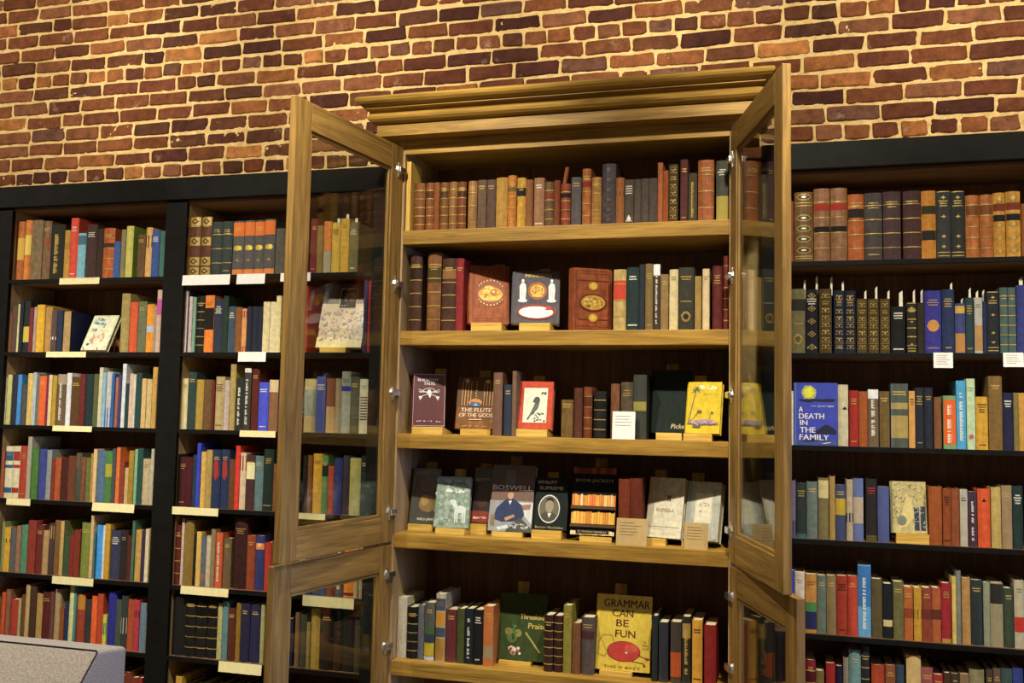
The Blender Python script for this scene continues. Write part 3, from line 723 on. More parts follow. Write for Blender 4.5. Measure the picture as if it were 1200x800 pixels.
B|3|-0.8100|-0.7695|0.2188|c8b890|N P|cream jacketed book with striped spine, bay behind left door third shelf
B|4|-1.6310|-1.6323|0.2192|22241a|V g|
B|4|-1.6294|-1.5953|0.2082|4a1a1c|T g|maroon leather book with title lines, between black and maroon, bay behind left door fourth shelf
B|4|-1.5936|-1.5645|0.2073|4a1a1c|T g|
B|4|-1.5637|-1.5448|0.2183|2a3440||
B|4|-1.5440|-1.5262|0.2682|2a3aa8||
B|4|-1.5254|-1.5015|0.2324|d0a040||
B|4|-1.5007|-1.4718|0.2410|a88840||tan cloth book, bay behind left door fourth shelf
B|4|-1.4710|-1.4312|0.2426|26304a|M 9a2018|navy cloth book with red lozenge, between tan and navy, bay behind left door fourth shelf
B|4|-1.4304|-1.3913|0.2445|26304a|M 9a2018|navy cloth book with red lozenge, between navy and brown, bay behind left door fourth shelf
B|4|-1.3905|-1.3627|0.2048|6a3a1c|R e0c888|
B|4|-1.3619|-1.3407|0.2617|d02818||
B|4|-1.3399|-1.3117|0.2338|d0b080|L 7a1410:.68-.95|
B|4|-1.3109|-1.2709|0.2258|4a2a28|L e0d090:.56-.86|dark brown cloth book with cream label, bay behind left door fourth shelf
B|4|-1.2701|-1.2319|0.2229|5a7068||teal cloth book, bay behind left door fourth shelf
B|4|-1.2311|-1.1845|0.2513|1e2a20|T g|dark green leather book with title lines, bay behind left door fourth shelf
B|4|-1.1837|-1.1626|0.1932|7a4a20||
B|4|-1.0498|-1.0276|0.2316|2a2018||
B|4|-1.0268|-1.0066|0.2321|8a5020||
B|4|-1.0058|-0.9664|0.2399|d89a18||mustard cloth book, between chestnut and green, bay behind left door fourth shelf
B|4|-0.9656|-0.9368|0.2337|5a7838|L 1e2018:.64-.84|green cloth book with black label, bay behind left door fourth shelf
B|4|-0.9360|-0.9110|0.1922|a83a18||
B|4|-0.9102|-0.8734|0.2258|2a3060||purple cloth book, bay behind left door fourth shelf
B|4|-0.8726|-0.8426|0.2360|3a3030||charcoal grey cloth book, between purple and lime, bay behind left door fourth shelf
B|4|-0.8418|-0.7942|0.2276|a8984a||lime cloth book, bay behind left door fourth shelf
B|4|-0.7934|-0.7634|0.2379|202420||black cloth book, beside lime book, row end, bay behind left door fourth shelf
B|5|-1.6310|-1.6027|0.2465|5a2010|b4|maroon cloth book with raised bands, bay behind left door fifth shelf
B|5|-1.6019|-1.5886|0.2749|c8a888||
B|5|-1.5878|-1.5436|0.2696|8a6820|P|tan jacketed book in glossy jacket, bay behind left door fifth shelf
B|5|-1.5428|-1.5312|0.2135|22201c|V w|
B|5|-1.5304|-1.5072|0.2221|d8a848||
B|5|-1.5064|-1.4821|0.2045|5a5f60|L b06a28:.1-.25|
B|5|-1.4813|-1.4599|0.2087|c0a880||
B|5|-1.4591|-1.4378|0.2367|8a7248||
B|5|-1.4370|-1.4047|0.2242|c85020|V w|orange cloth book with vertical lettering, bay behind left door fifth shelf
B|5|-1.4039|-1.3658|0.2029|6a5230||brown cloth book, bay behind left door fifth shelf
B|5|-1.3549|-1.2943|0.2884|3a1a10|g T g|dark brown leather book with title lines, bay behind left door fifth shelf
B|5|-1.2935|-1.2548|0.2205|8a3a18||reddish brown cloth book, between dark brown and navy, bay behind left door fifth shelf
B|5|-1.2540|-1.2130|0.2210|26305a|L d87820:.75-.86 T w P|navy jacketed book with orange label, bay behind left door fifth shelf
B|5|-1.2088|-1.1793|0.1956|b02818||
B|5|-1.0532|-1.0239|0.2244|b8b0a0||pale grey cloth book, bay behind left door fifth shelf
B|5|-1.0231|-0.9911|0.2306|34456a||navy cloth book, between pale grey and navy, bay behind left door fifth shelf
B|5|-0.9903|-0.9574|0.2323|34456a||navy cloth book, between navy and navy, bay behind left door fifth shelf
B|5|-0.9566|-0.9275|0.2339|34456a||navy cloth book, between navy and reddish brown, bay behind left door fifth shelf
B|5|-0.9267|-0.8905|0.2356|7a3a18||reddish brown cloth book, between navy and charcoal grey, bay behind left door fifth shelf
B|5|-0.8897|-0.8569|0.2374|5a5048|V w|charcoal grey cloth book with vertical lettering, bay behind left door fifth shelf
B|5|-0.8554|-0.8087|0.2371|e07a10|L 6a2010:.03-.08|orange cloth book with reddish brown label, bay behind left door fifth shelf
B|5|-0.8077|-0.7909|0.2411|b89860||
B|5|-0.7901|-0.7633|0.2422|a08050||tan cloth book, beside tan book, row end, bay behind left door fifth shelf
B|6|-1.6292|-1.5677|0.2504|1e1c18||black cloth book, beside black book, row end, bay behind left door sixth shelf
B|6|-1.5669|-1.5185|0.2458|16120e|g b5|black leather book with raised bands, second from left end, bay behind left door sixth shelf
B|6|-1.5177|-1.4675|0.2455|16120e|g b5|black leather book with raised bands, third from left end, bay behind left door sixth shelf
B|6|-1.4667|-1.4152|0.2478|16120e|g b5|black leather book with raised bands, between black and lime, bay behind left door sixth shelf
B|6|-1.4144|-1.3933|0.2251|b8a860||
B|6|-1.3925|-1.3660|0.2368|5a8078||
B|6|-1.3652|-1.3306|0.2114|5a2a10||brown cloth book, bay behind left door sixth shelf
B|6|-1.3298|-1.3079|0.2353|8a6418||
B|6|-1.3071|-1.2648|0.2336|28243a||navy cloth book, between tan and navy, bay behind left door sixth shelf
B|6|-1.2640|-1.2165|0.2332|2a2640||navy cloth book, between navy and tan, bay behind left door sixth shelf
B|6|-1.2157|-1.1986|0.2362|a09858|V k|
B|6|-1.1852|-1.1614|0.1765|b04818||
B|6|-1.0591|-1.0381|0.2136|8a6438||
B|6|-1.0373|-1.0083|0.2085|4a4a34||
B|6|-1.0056|-0.9900|0.1797|9a8040||
B|6|-0.9892|-0.9498|0.2363|b08830||mustard cloth book, bay behind left door sixth shelf
B|6|-0.9472|-0.8922|0.2354|2a1810||dark brown cloth book, between mustard and dark brown, bay behind left door sixth shelf
B|6|-0.8914|-0.8530|0.1898|3a2416||dark brown cloth book, between dark brown and black, bay behind left door sixth shelf
B|6|-0.8522|-0.7996|0.2145|22201c||black cloth book, between dark brown and dark brown, bay behind left door sixth shelf
B|6|-0.7980|-0.7747|0.2036|3a3420||
B|6|-0.7722|-0.7630|0.2169|a04030||
C|1|-0.4855|-0.4422|0.1851|7a4418|g b5|chestnut leather book with raised bands, beside chestnut book, row end, oak cabinet top shelf
C|1|-0.4394|-0.4074|0.1842|8a4a20|g b5|chestnut leather book with raised bands, between chestnut and chestnut, oak cabinet top shelf
C|1|-0.4066|-0.3847|0.1845|8a4a20|g b5|
C|1|-0.3836|-0.3504|0.1832|7a4a1c|g b5|brown leather book with raised bands, oak cabinet top shelf
C|1|-0.3493|-0.3162|0.1842|8a5a28|g b5|chestnut leather book with raised bands, between brown and reddish brown, oak cabinet top shelf
C|1|-0.3151|-0.2817|0.1826|7a3c14|g b5|reddish brown leather book with raised bands, oak cabinet top shelf
C|1|-0.2746|-0.2397|0.1832|9a6a34|g b3|tan leather book with raised bands, oak cabinet top shelf
C|1|-0.2365|-0.2029|0.1851|6a4f38||brown cloth book, between tan and brown, oak cabinet top shelf
C|1|-0.2018|-0.1683|0.1850|5f4634||brown cloth book, between brown and mustard, oak cabinet top shelf
C|1|-0.1675|-0.1238|0.1910|b0802f||mustard cloth book, oak cabinet top shelf
C|1|-0.1230|-0.0905|0.1969|b86a1c|g b4 L 6a5a28:.7-.78|rust orange leather book with olive label, oak cabinet top shelf
C|1|-0.0894|-0.0564|0.1874|c89028|g L 22201c:.64-.8 T g|mustard leather book with black label, oak cabinet top shelf
C|1|-0.0556|-0.0281|0.1781|8a5428|g b3|
C|1|-0.0245|0.0138|0.1831|9a6a44|T w|tan cloth book with title lines, oak cabinet top shelf
C|1|0.0148|0.0498|0.1668|6a4a28|g b4 L 8a3018:.65-.75|brown leather book with dark red label, oak cabinet top shelf
C|1|0.0506|0.0720|0.1706|7a3c20|g b4 L a03018:.62-.74|
C|1|0.0746|0.1102|0.1562|8a3a1c|g b4 L 22201c:.68-.78|reddish brown leather book with black label, oak cabinet top shelf
C|1|0.1120|0.1485|0.1792|5a5048||charcoal grey cloth book, oak cabinet top shelf
C|1|0.1517|0.1835|0.2075|a85a24|g b4 L 8a2818:.68-.78|rust orange leather book with dark red label, oak cabinet top shelf
C|1|0.1854|0.2203|0.1759|a8702c|g b5|chestnut leather book with raised bands, between rust orange and charcoal grey, oak cabinet top shelf
C|1|0.2228|0.2719|0.2216|4a3c38|g Z|charcoal grey leather book with stamped ovals, oak cabinet top shelf
C|1|0.2731|0.3019|0.1690|9a5a28|g L 5a3820:.62-.72|
C|1|0.3031|0.3354|0.1613|544638|T w H|charcoal grey cloth book with pale teardrop, between chestnut and charcoal grey, oak cabinet top shelf
C|1|0.3367|0.3604|0.1612|544638|T w H|
C|1|0.3612|0.3879|0.1620|544638|T w H|
C|1|0.3885|0.4174|0.1626|544638|T w H|
C|1|0.4186|0.4365|0.2160|a85a2a||
C|1|0.4373|0.4558|0.1869|9a4a1c|T g|
C|1|0.4570|0.4886|0.2075|4a3a1c|F|brown cloth book with gilt tracery, oak cabinet top shelf
C|1|0.4964|0.5217|0.2226|5a3028|T g|maroon leather book with title lines, oak cabinet top shelf
C|1|0.5235|0.5535|0.1734|4a4028|V g|dark brown leather book with vertical lettering, oak cabinet top shelf
C|1|0.5565|0.6101|0.2164|9a5020|g b3|chestnut leather book with raised bands, between dark brown and charcoal grey, oak cabinet top shelf
C|1|0.6178|0.6615|0.2118|4a4838|L a8903a:.02-.42 T w|charcoal grey cloth book with mustard label, oak cabinet top shelf
C|2|-0.4945|-0.4464|0.2857|4a2c1c|g b5|dark brown leather book with raised bands, oak cabinet second shelf
C|2|-0.4242|-0.3706|0.2920|7a4a20|g b5 L 4a3a18:.62-.8 T g|brown leather book with brown label, oak cabinet second shelf
C|2|-0.3679|-0.3131|0.2697|4a2a1c|g b5 L 8a5a30:.72-.84|dark brown leather book with chestnut label, oak cabinet second shelf
C|2|-0.3120|-0.2832|0.2688|8a2420||dark red cloth book, oak cabinet second shelf
C|2|0.2677|0.3123|0.2149|b89850|g b3 L c03a20:.5-.82|tan leather book with red label, oak cabinet second shelf
C|2|0.3141|0.3580|0.2214|26332c|T w|dark green cloth book with title lines, oak cabinet second shelf
C|2|0.3588|0.3782|0.2306|2c2e30||
C|2|0.3790|0.4056|0.2326|7a6030|T g|olive leather book with title lines, oak cabinet second shelf
C|2|0.4064|0.4311|0.2295|3a2a20|L e8e0d0:.83-1 V w P|dark brown jacketed book with off-white label, oak cabinet second shelf
C|2|0.4319|0.4593|0.1945|8a6a3a||tan cloth book, between dark brown and cream, oak cabinet second shelf
C|2|0.4617|0.4917|0.2111|d0b478||cream cloth book, oak cabinet second shelf
C|2|0.4925|0.5455|0.2163|3a3628|T g W|charcoal grey leather book with title lines, oak cabinet second shelf
C|2|0.5484|0.5710|0.1850|9a7838||
C|2|0.5739|0.5975|0.2101|d0b078|P|cream jacketed book in glossy jacket, oak cabinet second shelf
C|2|0.6064|0.6404|0.2190|5a1e14|g T g|maroon leather book with title lines, oak cabinet second shelf
C|2|0.6427|0.6620|0.2528|6a2018|g b6|reddish brown leather book with raised bands, oak cabinet second shelf
C|3|-0.1616|-0.1274|0.2251|7a5238|P|brown jacketed book in glossy jacket, oak cabinet third shelf
C|3|-0.1221|-0.0911|0.1823|2e3440|P|charcoal grey jacketed book in glossy jacket, oak cabinet third shelf
C|3|-0.0903|-0.0750|0.2303|7a5a40||
C|3|0.0878|0.1302|0.1317|7a5a28|g|brown leather book, between brown and brown, oak cabinet third shelf
C|3|0.1340|0.1635|0.1730|5a3020|g b4|
C|3|0.1667|0.1967|0.1772|7a3a18|g b4|reddish brown leather book with raised bands, oak cabinet third shelf
C|3|0.2029|0.2464|0.1623|22201c|g b4|black leather book with raised bands, oak cabinet third shelf
C|3|0.2631|0.2938|0.1891|7a4a28|g|brown leather book, between black and brown, oak cabinet third shelf
C|3|0.2981|0.3397|0.1949|5a4a34|g T g|brown leather book with title lines, oak cabinet third shelf
C|3|0.3409|0.3871|0.2208|3a3c30|P L 9a8a38:.44-.58|charcoal grey jacketed book with tan label, oak cabinet third shelf
C|4|0.2938|0.3341|0.2188|7a3010||reddish brown cloth book, first from left end, oak cabinet fourth shelf
C|4|0.3349|0.3749|0.2224|6a2a10||reddish brown cloth book, last at right end, oak cabinet fourth shelf
C|5|-0.5060|-0.4691|0.2129|c8b890||cream cloth book, oak cabinet bottom shelf
C|5|-0.4678|-0.4270|0.1813|1a1814|g b5|black leather book with raised bands, oak cabinet bottom shelf
C|5|-0.4249|-0.4013|0.1900|6a6a68|P|
C|5|-0.3999|-0.3609|0.2017|5a5a48|P L 4a6a30:.45-.58 L 34404a:.32-.45 L d0b020:.08-.3 L d8d0c0:.0-.07|grey jacketed book with green label, oak cabinet bottom shelf
C|5|-0.3575|-0.3208|0.2356|b8a888|L 4a4a50:.75-.93 L c88a28:.52-.73 L 4a4a50:.36-.5 L b8822e:.02-.34 P|cream jacketed book with charcoal grey label, oak cabinet bottom shelf
C|5|-0.3175|-0.2796|0.1827|6a2424|P|maroon jacketed book in glossy jacket, oak cabinet bottom shelf
C|5|-0.2776|-0.2496|0.1883|4a5024||
C|5|-0.2488|-0.2170|0.1905|1c2424|V w|black cloth book with vertical lettering, oak cabinet bottom shelf
C|5|-0.2163|-0.1811|0.1899|18181a|T w|black cloth book with title lines, oak cabinet bottom shelf
C|5|-0.1791|-0.1421|0.2049|c86a28|P L a08858:.12-.34|rust orange jacketed book with tan label, oak cabinet bottom shelf
C|5|0.0405|0.0731|0.1903|3a1e14|g b6|dark brown leather book between rust orange and dark brown, oak cabinet bottom shelf
C|5|0.0743|0.1074|0.1898|3a1e14|g b6|dark brown leather book with raised bands, between dark brown and tan, oak cabinet bottom shelf
C|5|0.1093|0.1384|0.2281|8a7a28||tan cloth book, oak cabinet bottom shelf
C|5|0.1403|0.1693|0.1708|7a4a28||
C|5|0.1711|0.2153|0.1915|5a4a40|L 4a2a24:.62-.76|charcoal grey cloth book with dark brown label, oak cabinet bottom shelf
C|5|0.4127|0.4324|0.2146|2a2c28|V w P|
C|5|0.4360|0.4678|0.1956|2e3034|P|charcoal grey jacketed book in glossy jacket, oak cabinet bottom shelf
C|5|0.4739|0.5103|0.1986|4a3c30|L c05018:.1-.5 P|charcoal grey jacketed book with orange label, oak cabinet bottom shelf
C|5|0.5134|0.5417|0.2193|2a2820|L b0883a:.68-.9 V g P|charcoal grey jacketed book with tan label, oak cabinet bottom shelf
C|5|0.5453|0.5795|0.2099|e09a20|T k P|mustard jacketed book in glossy jacket, oak cabinet bottom shelf
C|5|0.5855|0.6242|0.1982|8a1c14||dark red cloth book, oak cabinet bottom shelf
D|1|0.8549|0.8725|0.2235|8a4028|g b6|
D|1|0.8747|0.9397|0.2552|6a4a20|g O|brown leather book with gilt ovals, right bookcase top shelf
D|1|0.9414|0.9971|0.2663|8a5a34|g b4 L 9a2818:.7-.79 L 1c1a18:.39-.48|brown leather book with dark red label, between brown and brown, right bookcase top shelf
D|1|0.9988|1.0552|0.2649|8a5a34|g b4 L 9a2818:.7-.79 L 1c1a18:.39-.48|brown leather book with dark red label, between brown and rust orange, right bookcase top shelf
D|1|1.0574|1.1128|0.2404|a85014|g b4 L 2a2018:.65-.78|rust orange leather book with black label, right bookcase top shelf
D|1|1.1137|1.1720|0.2418|4a4038|T g b4|charcoal grey leather book with raised bands, right bookcase top shelf
D|1|1.1754|1.2340|0.2449|4a3430|T g b4|dark brown leather book between charcoal grey and dark brown, right bookcase top shelf
D|1|1.2412|1.2992|0.2442|4a2e28|T g b4|dark brown leather book with raised bands, between dark brown and mustard, right bookcase top shelf
D|1|1.3004|1.3476|0.2417|c07820|L 33301f:.66-.78 L 2a2620:.28-.42|mustard cloth book with dark green label, right bookcase top shelf
D|1|1.3485|1.3945|0.2391|3a3a34|E T g|charcoal grey leather book with gilt ornaments, between mustard and charcoal grey, right bookcase top shelf
D|1|1.3957|1.4402|0.2378|33342c|E T g|charcoal grey leather book between charcoal grey and rust orange, right bookcase top shelf
D|1|1.4418|1.4851|0.2200|b06020|g b5|rust orange leather book between charcoal grey and rust orange, right bookcase top shelf
D|1|1.4859|1.5290|0.2197|a85a20|g b5|rust orange leather book with raised bands, between rust orange and mustard, right bookcase top shelf
D|1|1.5298|1.5677|0.2252|c88a24|g Q L 7a3020:.72-.83 L 22201c:.56-.66|mustard leather book with gilt ornaments, between rust orange and mustard, right bookcase top shelf
D|1|1.5685|1.6137|0.2272|c88a24|g Q L 7a3020:.72-.83 L 22201c:.56-.66|mustard leather book with gilt ornaments, between mustard and chestnut, right bookcase top shelf
D|1|1.6157|1.6430|0.1835|9a5a24|g b4|
D|2|0.8618|0.9112|0.2317|6a6038|L 2a2618:.66-.84 W|olive cloth book with dark green label, right bookcase second shelf
D|2|0.9125|0.9545|0.2288|1c1c20|Q T w|black cloth book with gilt ornaments, right bookcase second shelf
D|2|0.9589|1.0019|0.2305|4a3a1c|F|brown cloth book with gilt tracery, between black and navy, right bookcase second shelf
D|2|1.0084|1.0438|0.2231|1e2430|T g F|navy leather book with gilt tracery, between brown and navy, right bookcase second shelf
D|2|1.0451|1.0817|0.2226|1e2430|T g F|navy leather book with gilt tracery, between navy and brown, right bookcase second shelf
D|2|1.0851|1.1197|0.1928|4a3a1c|F|brown cloth book with gilt tracery, between navy and brown, right bookcase second shelf
D|2|1.1222|1.1587|0.1924|4a3a1c|F|brown cloth book with gilt tracery, between brown and brown, right bookcase second shelf
D|2|1.1617|1.1950|0.1920|4a3a1c|F|brown cloth book with gilt tracery, between brown and black, right bookcase second shelf
D|2|1.1984|1.2452|0.1648|15181a|T w|black cloth book with title lines, right bookcase second shelf
D|2|1.2495|1.2803|0.1768|2e281c|b5 E|charcoal grey cloth book with gilt ornaments, between black and charcoal grey, right bookcase second shelf
D|2|1.2832|1.3069|0.1764|2e281c|b5 E|
D|2|1.3078|1.3606|0.2180|343078|R c08030 T g|blue leather book with round mark, right bookcase second shelf
D|2|1.3619|1.4022|0.2215|26304a|T g|navy leather book with title lines, right bookcase second shelf
D|2|1.4034|1.4355|0.1724|3a4068|L b0783a:.02-.4 L c09030:.8-.95|purple cloth book with tan label, right bookcase second shelf
D|2|1.4371|1.4623|0.1917|2a3c3c|T g|dark green leather book with title lines, right bookcase second shelf
D|2|1.4643|1.4897|0.1913|b0a890|L b08040:.05-.5 P|pale grey jacketed book with tan label, right bookcase second shelf
D|2|1.4905|1.5020|0.1779|2a2c48|T w|
D|2|1.5032|1.5414|0.2124|26282a|E T g|charcoal grey leather book with gilt ornaments, right bookcase second shelf
D|2|1.5434|1.5681|0.2249|4a5a50|b6|teal cloth book with raised bands, between charcoal grey and teal, right bookcase second shelf
D|2|1.5693|1.5935|0.2244|4a5a50|b6|teal cloth book with raised bands, between teal and purple, right bookcase second shelf
D|2|1.5962|1.6292|0.2325|34386a|T g|
D|3|0.8611|0.8703|0.1910|d8c0a0||
D|3|1.0201|1.0550|0.2151|c8b888|U|cream cloth book with black spade, right bookcase third shelf
D|3|1.0578|1.0887|0.1948|9a2018|T g|dark red leather book with title lines, right bookcase third shelf
D|3|1.0898|1.1186|0.1922|9a4a18||chestnut cloth book, right bookcase third shelf
D|3|1.1194|1.1549|0.1994|6a5238|L e8e0d8:.84-1 V w P|brown jacketed book with off-white label, right bookcase third shelf
D|3|1.1576|1.1910|0.1936|6a5228||brown cloth book, between brown and dark green, right bookcase third shelf
D|3|1.1941|1.2511|0.2204|4a5040|L a88a48:.15-.5 L a88a48:.6-.7 P|dark green jacketed book with tan label, right bookcase third shelf
D|3|1.2519|1.2723|0.1954|d09038|T k P|mustard jacketed book in glossy jacket, right bookcase third shelf
D|3|1.2730|1.3006|0.2077|26282e|T g|charcoal grey leather book with title lines, between mustard and charcoal grey, right bookcase third shelf
D|3|1.3021|1.3296|0.2078|26282e|T g|charcoal grey leather book with title lines, between charcoal grey and brown, right bookcase third shelf
D|3|1.3326|1.3566|0.1759|7a4a28|P|
D|3|1.3621|1.4025|0.1809|6a9a60|L d85a14:.08-.93 V w|green cloth book with orange label, right bookcase third shelf
D|3|1.4040|1.4346|0.2330|3a98b8|V w P|light blue jacketed book with vertical lettering, right bookcase third shelf
D|3|1.4361|1.4626|0.2394|b8c890|Y c05060|cream cloth book with round mark, right bookcase third shelf
D|3|1.4644|1.5023|0.1788|c89020|T k|mustard cloth book with title lines, right bookcase third shelf
D|3|1.5041|1.5465|0.2490|7a5a28||brown cloth book, between mustard and navy, right bookcase third shelf
D|3|1.5472|1.5788|0.1931|24223a|T w|navy cloth book with title lines, right bookcase third shelf
D|3|1.5796|1.5948|0.1933|7a6a34||
D|3|1.5956|1.6217|0.1934|c08830||
D|4|0.8605|0.8775|0.2000|6a5a70|P L 2a3a4a:.0-.3|
D|4|0.8795|0.9130|0.1925|2e342e|T g L 3a5a58:.0-.08|charcoal grey leather book with teal label, right bookcase fourth shelf
D|4|0.9142|0.9511|0.1983|667060||grey cloth book, right bookcase fourth shelf
D|4|0.9530|0.9881|0.2126|7a6a3c|L d0b878:.67-.96|olive cloth book with cream label, right bookcase fourth shelf
D|4|0.9901|1.0095|0.2194|a8823c||
D|4|1.0102|1.0446|0.1916|3a4260|P L c09a20:.45-.75|navy jacketed book with mustard label, right bookcase fourth shelf
D|4|1.0461|1.0684|0.2105|b09a70|L 2a3048:.3-.45 P|
D|4|1.0692|1.1029|0.2152|5a6488|L b09878:.28-.7 P|slate blue jacketed book with pinkish beige label, right bookcase fourth shelf
D|4|1.1105|1.1473|0.2150|2a2420|T r L 4a4a24:.0-.1|black cloth book with olive label, right bookcase fourth shelf
D|4|1.1485|1.1862|0.1902|46507a|P|blue jacketed book in glossy jacket, right bookcase fourth shelf
D|4|1.3131|1.3550|0.1966|9a4a18||chestnut cloth book, right bookcase fourth shelf
D|4|1.3561|1.3817|0.1907|8a4018|T k|chestnut cloth book with title lines, right bookcase fourth shelf
D|4|1.3828|1.4089|0.1923|8a4420||reddish brown cloth book, right bookcase fourth shelf
D|4|1.4100|1.4343|0.1905|b8a888|P T k|cream jacketed book in glossy jacket, right bookcase fourth shelf
D|4|1.4361|1.4631|0.1836|3e2430|V w P|charcoal grey jacketed book with vertical lettering, right bookcase fourth shelf
D|4|1.4649|1.5043|0.1945|d04a14|I|orange cloth book with black triangle, right bookcase fourth shelf
D|4|1.5061|1.5364|0.2016|b8984c||tan cloth book, between orange and tan, right bookcase fourth shelf
D|4|1.5381|1.5700|0.2085|9a7a50|P|tan jacketed book in glossy jacket, right bookcase fourth shelf
D|4|1.5718|1.6034|0.2077|24342e|T w|dark green cloth book with title lines, right bookcase fourth shelf
D|5|0.8551|0.8728|0.2104|3a3a80||
D|5|0.8736|0.9072|0.2049|d0b898||cream cloth book, right bookcase fifth shelf
D|5|0.9085|0.9472|0.2007|c08030|L 4a7a40:.36-.52 L 22284a:.06-.36|mustard cloth book with green label, right bookcase fifth shelf
D|5|0.9480|0.9776|0.1989|66705a||grey cloth book, between mustard and tan, right bookcase fifth shelf
D|5|0.9788|1.0110|0.2000|8a7040|P|tan jacketed book in glossy jacket, right bookcase fifth shelf
D|5|1.0118|1.0487|0.2012|a03018|T k|red cloth book with title lines, right bookcase fifth shelf
D|5|1.0499|1.0818|0.2024|b83a20||red cloth book, right bookcase fifth shelf
D|5|1.0826|1.1253|0.2432|5a9ab8|L 2a6a9a:.42-.98 V w P|light blue jacketed book with blue label, right bookcase fifth shelf
D|5|1.1265|1.1619|0.1981|5a4a28||brown cloth book, right bookcase fifth shelf
D|5|1.1635|1.1940|0.1836|1c1e20|L d0b070:.22-.34|black cloth book with cream label, right bookcase fifth shelf
D|5|1.1960|1.2294|0.1930|6a6234||olive cloth book, right bookcase fifth shelf
D|5|1.2302|1.2592|0.1771|b05a24|L 8a3a18:.42-.6|rust orange cloth book with reddish brown label, right bookcase fifth shelf
D|5|1.2611|1.2861|0.1766|c08a1c|L 8a6018:.42-.6|
D|5|1.2873|1.3179|0.1781|8a3a24|L 6a2a1c:.42-.6|reddish brown cloth book with reddish brown label, right bookcase fifth shelf
D|5|1.3187|1.3473|0.1797|a85224|L 5a2a14:.42-.6|rust orange cloth book with brown label, right bookcase fifth shelf
D|5|1.3484|1.3795|0.1976|9a1c24|T g L b07a38:.0-.07|dark red leather book with tan label, right bookcase fifth shelf
D|5|1.3807|1.3939|0.2211|d0b050||
D|5|1.3946|1.4097|0.2409|7a7868||
D|5|1.4116|1.4379|0.2201|b08040||tan cloth book, right bookcase fifth shelf
D|5|1.4390|1.4752|0.2145|26302e|P|dark green jacketed book in glossy jacket, right bookcase fifth shelf
D|5|1.4778|1.4979|0.2080|8a8a68|V k P|
D|5|1.4986|1.5382|0.2095|9a8a60|L 26221c:.67-.98 P|tan jacketed book with black label, right bookcase fifth shelf
D|5|1.5400|1.5694|0.1933|3a4430||dark green cloth book, right bookcase fifth shelf
D|5|1.5712|1.6023|0.2210|b8a880|L c02818:.24-.46 P|cream jacketed book with red label, right bookcase fifth shelf
D|6|0.9085|0.9424|0.1961|7a1420|g b4|dark red leather book with raised bands, right bookcase sixth shelf
D|6|0.9432|0.9709|0.1618|7a6030||
D|6|0.9759|1.0069|0.1917|a01e18||red cloth book, between olive and navy, right bookcase sixth shelf
D|6|1.0085|1.0313|0.1841|221c30||
D|6|1.0330|1.0505|0.2144|8a7a60||
D|6|1.0513|1.0910|0.2419|6a8a80||sage green cloth book, right bookcase sixth shelf
D|6|1.0918|1.1187|0.2581|2a2624|g b6|charcoal grey leather book with raised bands, right bookcase sixth shelf
D|6|1.1246|1.1676|0.1984|a83a18||red cloth book, between charcoal grey and reddish brown, right bookcase sixth shelf
D|6|1.1692|1.2015|0.2018|8a4a28||reddish brown cloth book, right bookcase sixth shelf
D|6|1.2033|1.2292|0.2029|34404a||charcoal grey cloth book, right bookcase sixth shelf
D|6|1.2362|1.2825|0.2390|d0a860||tan cloth book, right bookcase sixth shelf
D|6|1.2833|1.3192|0.2022|9a4a44|P|dark red jacketed book in glossy jacket, right bookcase sixth shelf
D|6|1.3206|1.3516|0.1826|a02820||dark red cloth book, right bookcase sixth shelf
D|6|1.3524|1.3747|0.1920|4a3020||
D|6|1.3755|1.4009|0.1907|4a3828||dark brown cloth book, between dark brown and tan, right bookcase sixth shelf
D|6|1.4017|1.4306|0.1932|8a6a40|P|tan jacketed book in glossy jacket, right bookcase sixth shelf
D|6|1.4325|1.4778|0.2088|8a7a50||olive cloth book, between tan and dark brown, right bookcase sixth shelf
D|6|1.4827|1.5037|0.2139|4a3a2a|P|dark brown jacketed book in glossy jacket, right bookcase sixth shelf
D|6|1.5047|1.5262|0.2193|6a5040||brown cloth book, right bookcase sixth shelf
D|6|1.5278|1.5613|0.2218|3a5048|P|teal jacketed book in glossy jacket, right bookcase sixth shelf
D|6|1.5629|1.5947|0.2248|303c78||blue cloth book, right bookcase sixth shelf
"""
rb = random.Random(5)
for ln in BOOKS.strip().splitlines():
    u, r, x0, x1, h, hx, sty, label = ln.split('|')
    book(u, int(r), float(x0), float(x1), float(h), hx, sty, label, rb)
# books standing behind the open door's stile
FILL = [
('B', 1, -1.172, -1.0564), ('B', 3, -1.1762, -1.0588), ('B', 4, -1.1616, -1.0508), ('B', 5, -1.1783, -1.0542), ('B', 6, -1.1604, -1.0601)
]
for u, r, xa, xb in FILL:
    x = xa
    while x < xb - .015:
        w = min(rb.uniform(.022, .04), xb - x)
        book(u, r, x, x + w - .0005, rb.uniform(.18, .225), rb.choice(['6a4426', '7a3418', 'a8844c', '27362c', '262c48', '66602e']), '', '', rb); x += w
# shelf ends beyond the picture's edge and the floor-level row go on with more of the same
for u, r, xa, xb in [('D', k, 1.66, 2.22) for k in (1, 2, 3, 4, 5, 6)] + [('A', 7, -2.5, -1.78), ('B', 7, -1.6, -.8), ('D', 7, .83, 2.2)]:
    x = xa
    while x < xb:
        w = rb.uniform(.018, .042)
        book(u, r, x, x + w, rb.uniform(.17, .235), rb.choice(['6a4426', '7a3418', 'a8844c', '27362c', '262c48', '66602e', '882420', 'c09028', '3c2416']), '', '', rb); x += w + .001
ro = tag(rest.build('shelved_books', 'cloth'), 'the many smaller old books filling the crowded shelves', 'books', kind='stuff')
rest_pages.build('page_blocks', 'pages', ro)['kind'] = 'stuff'

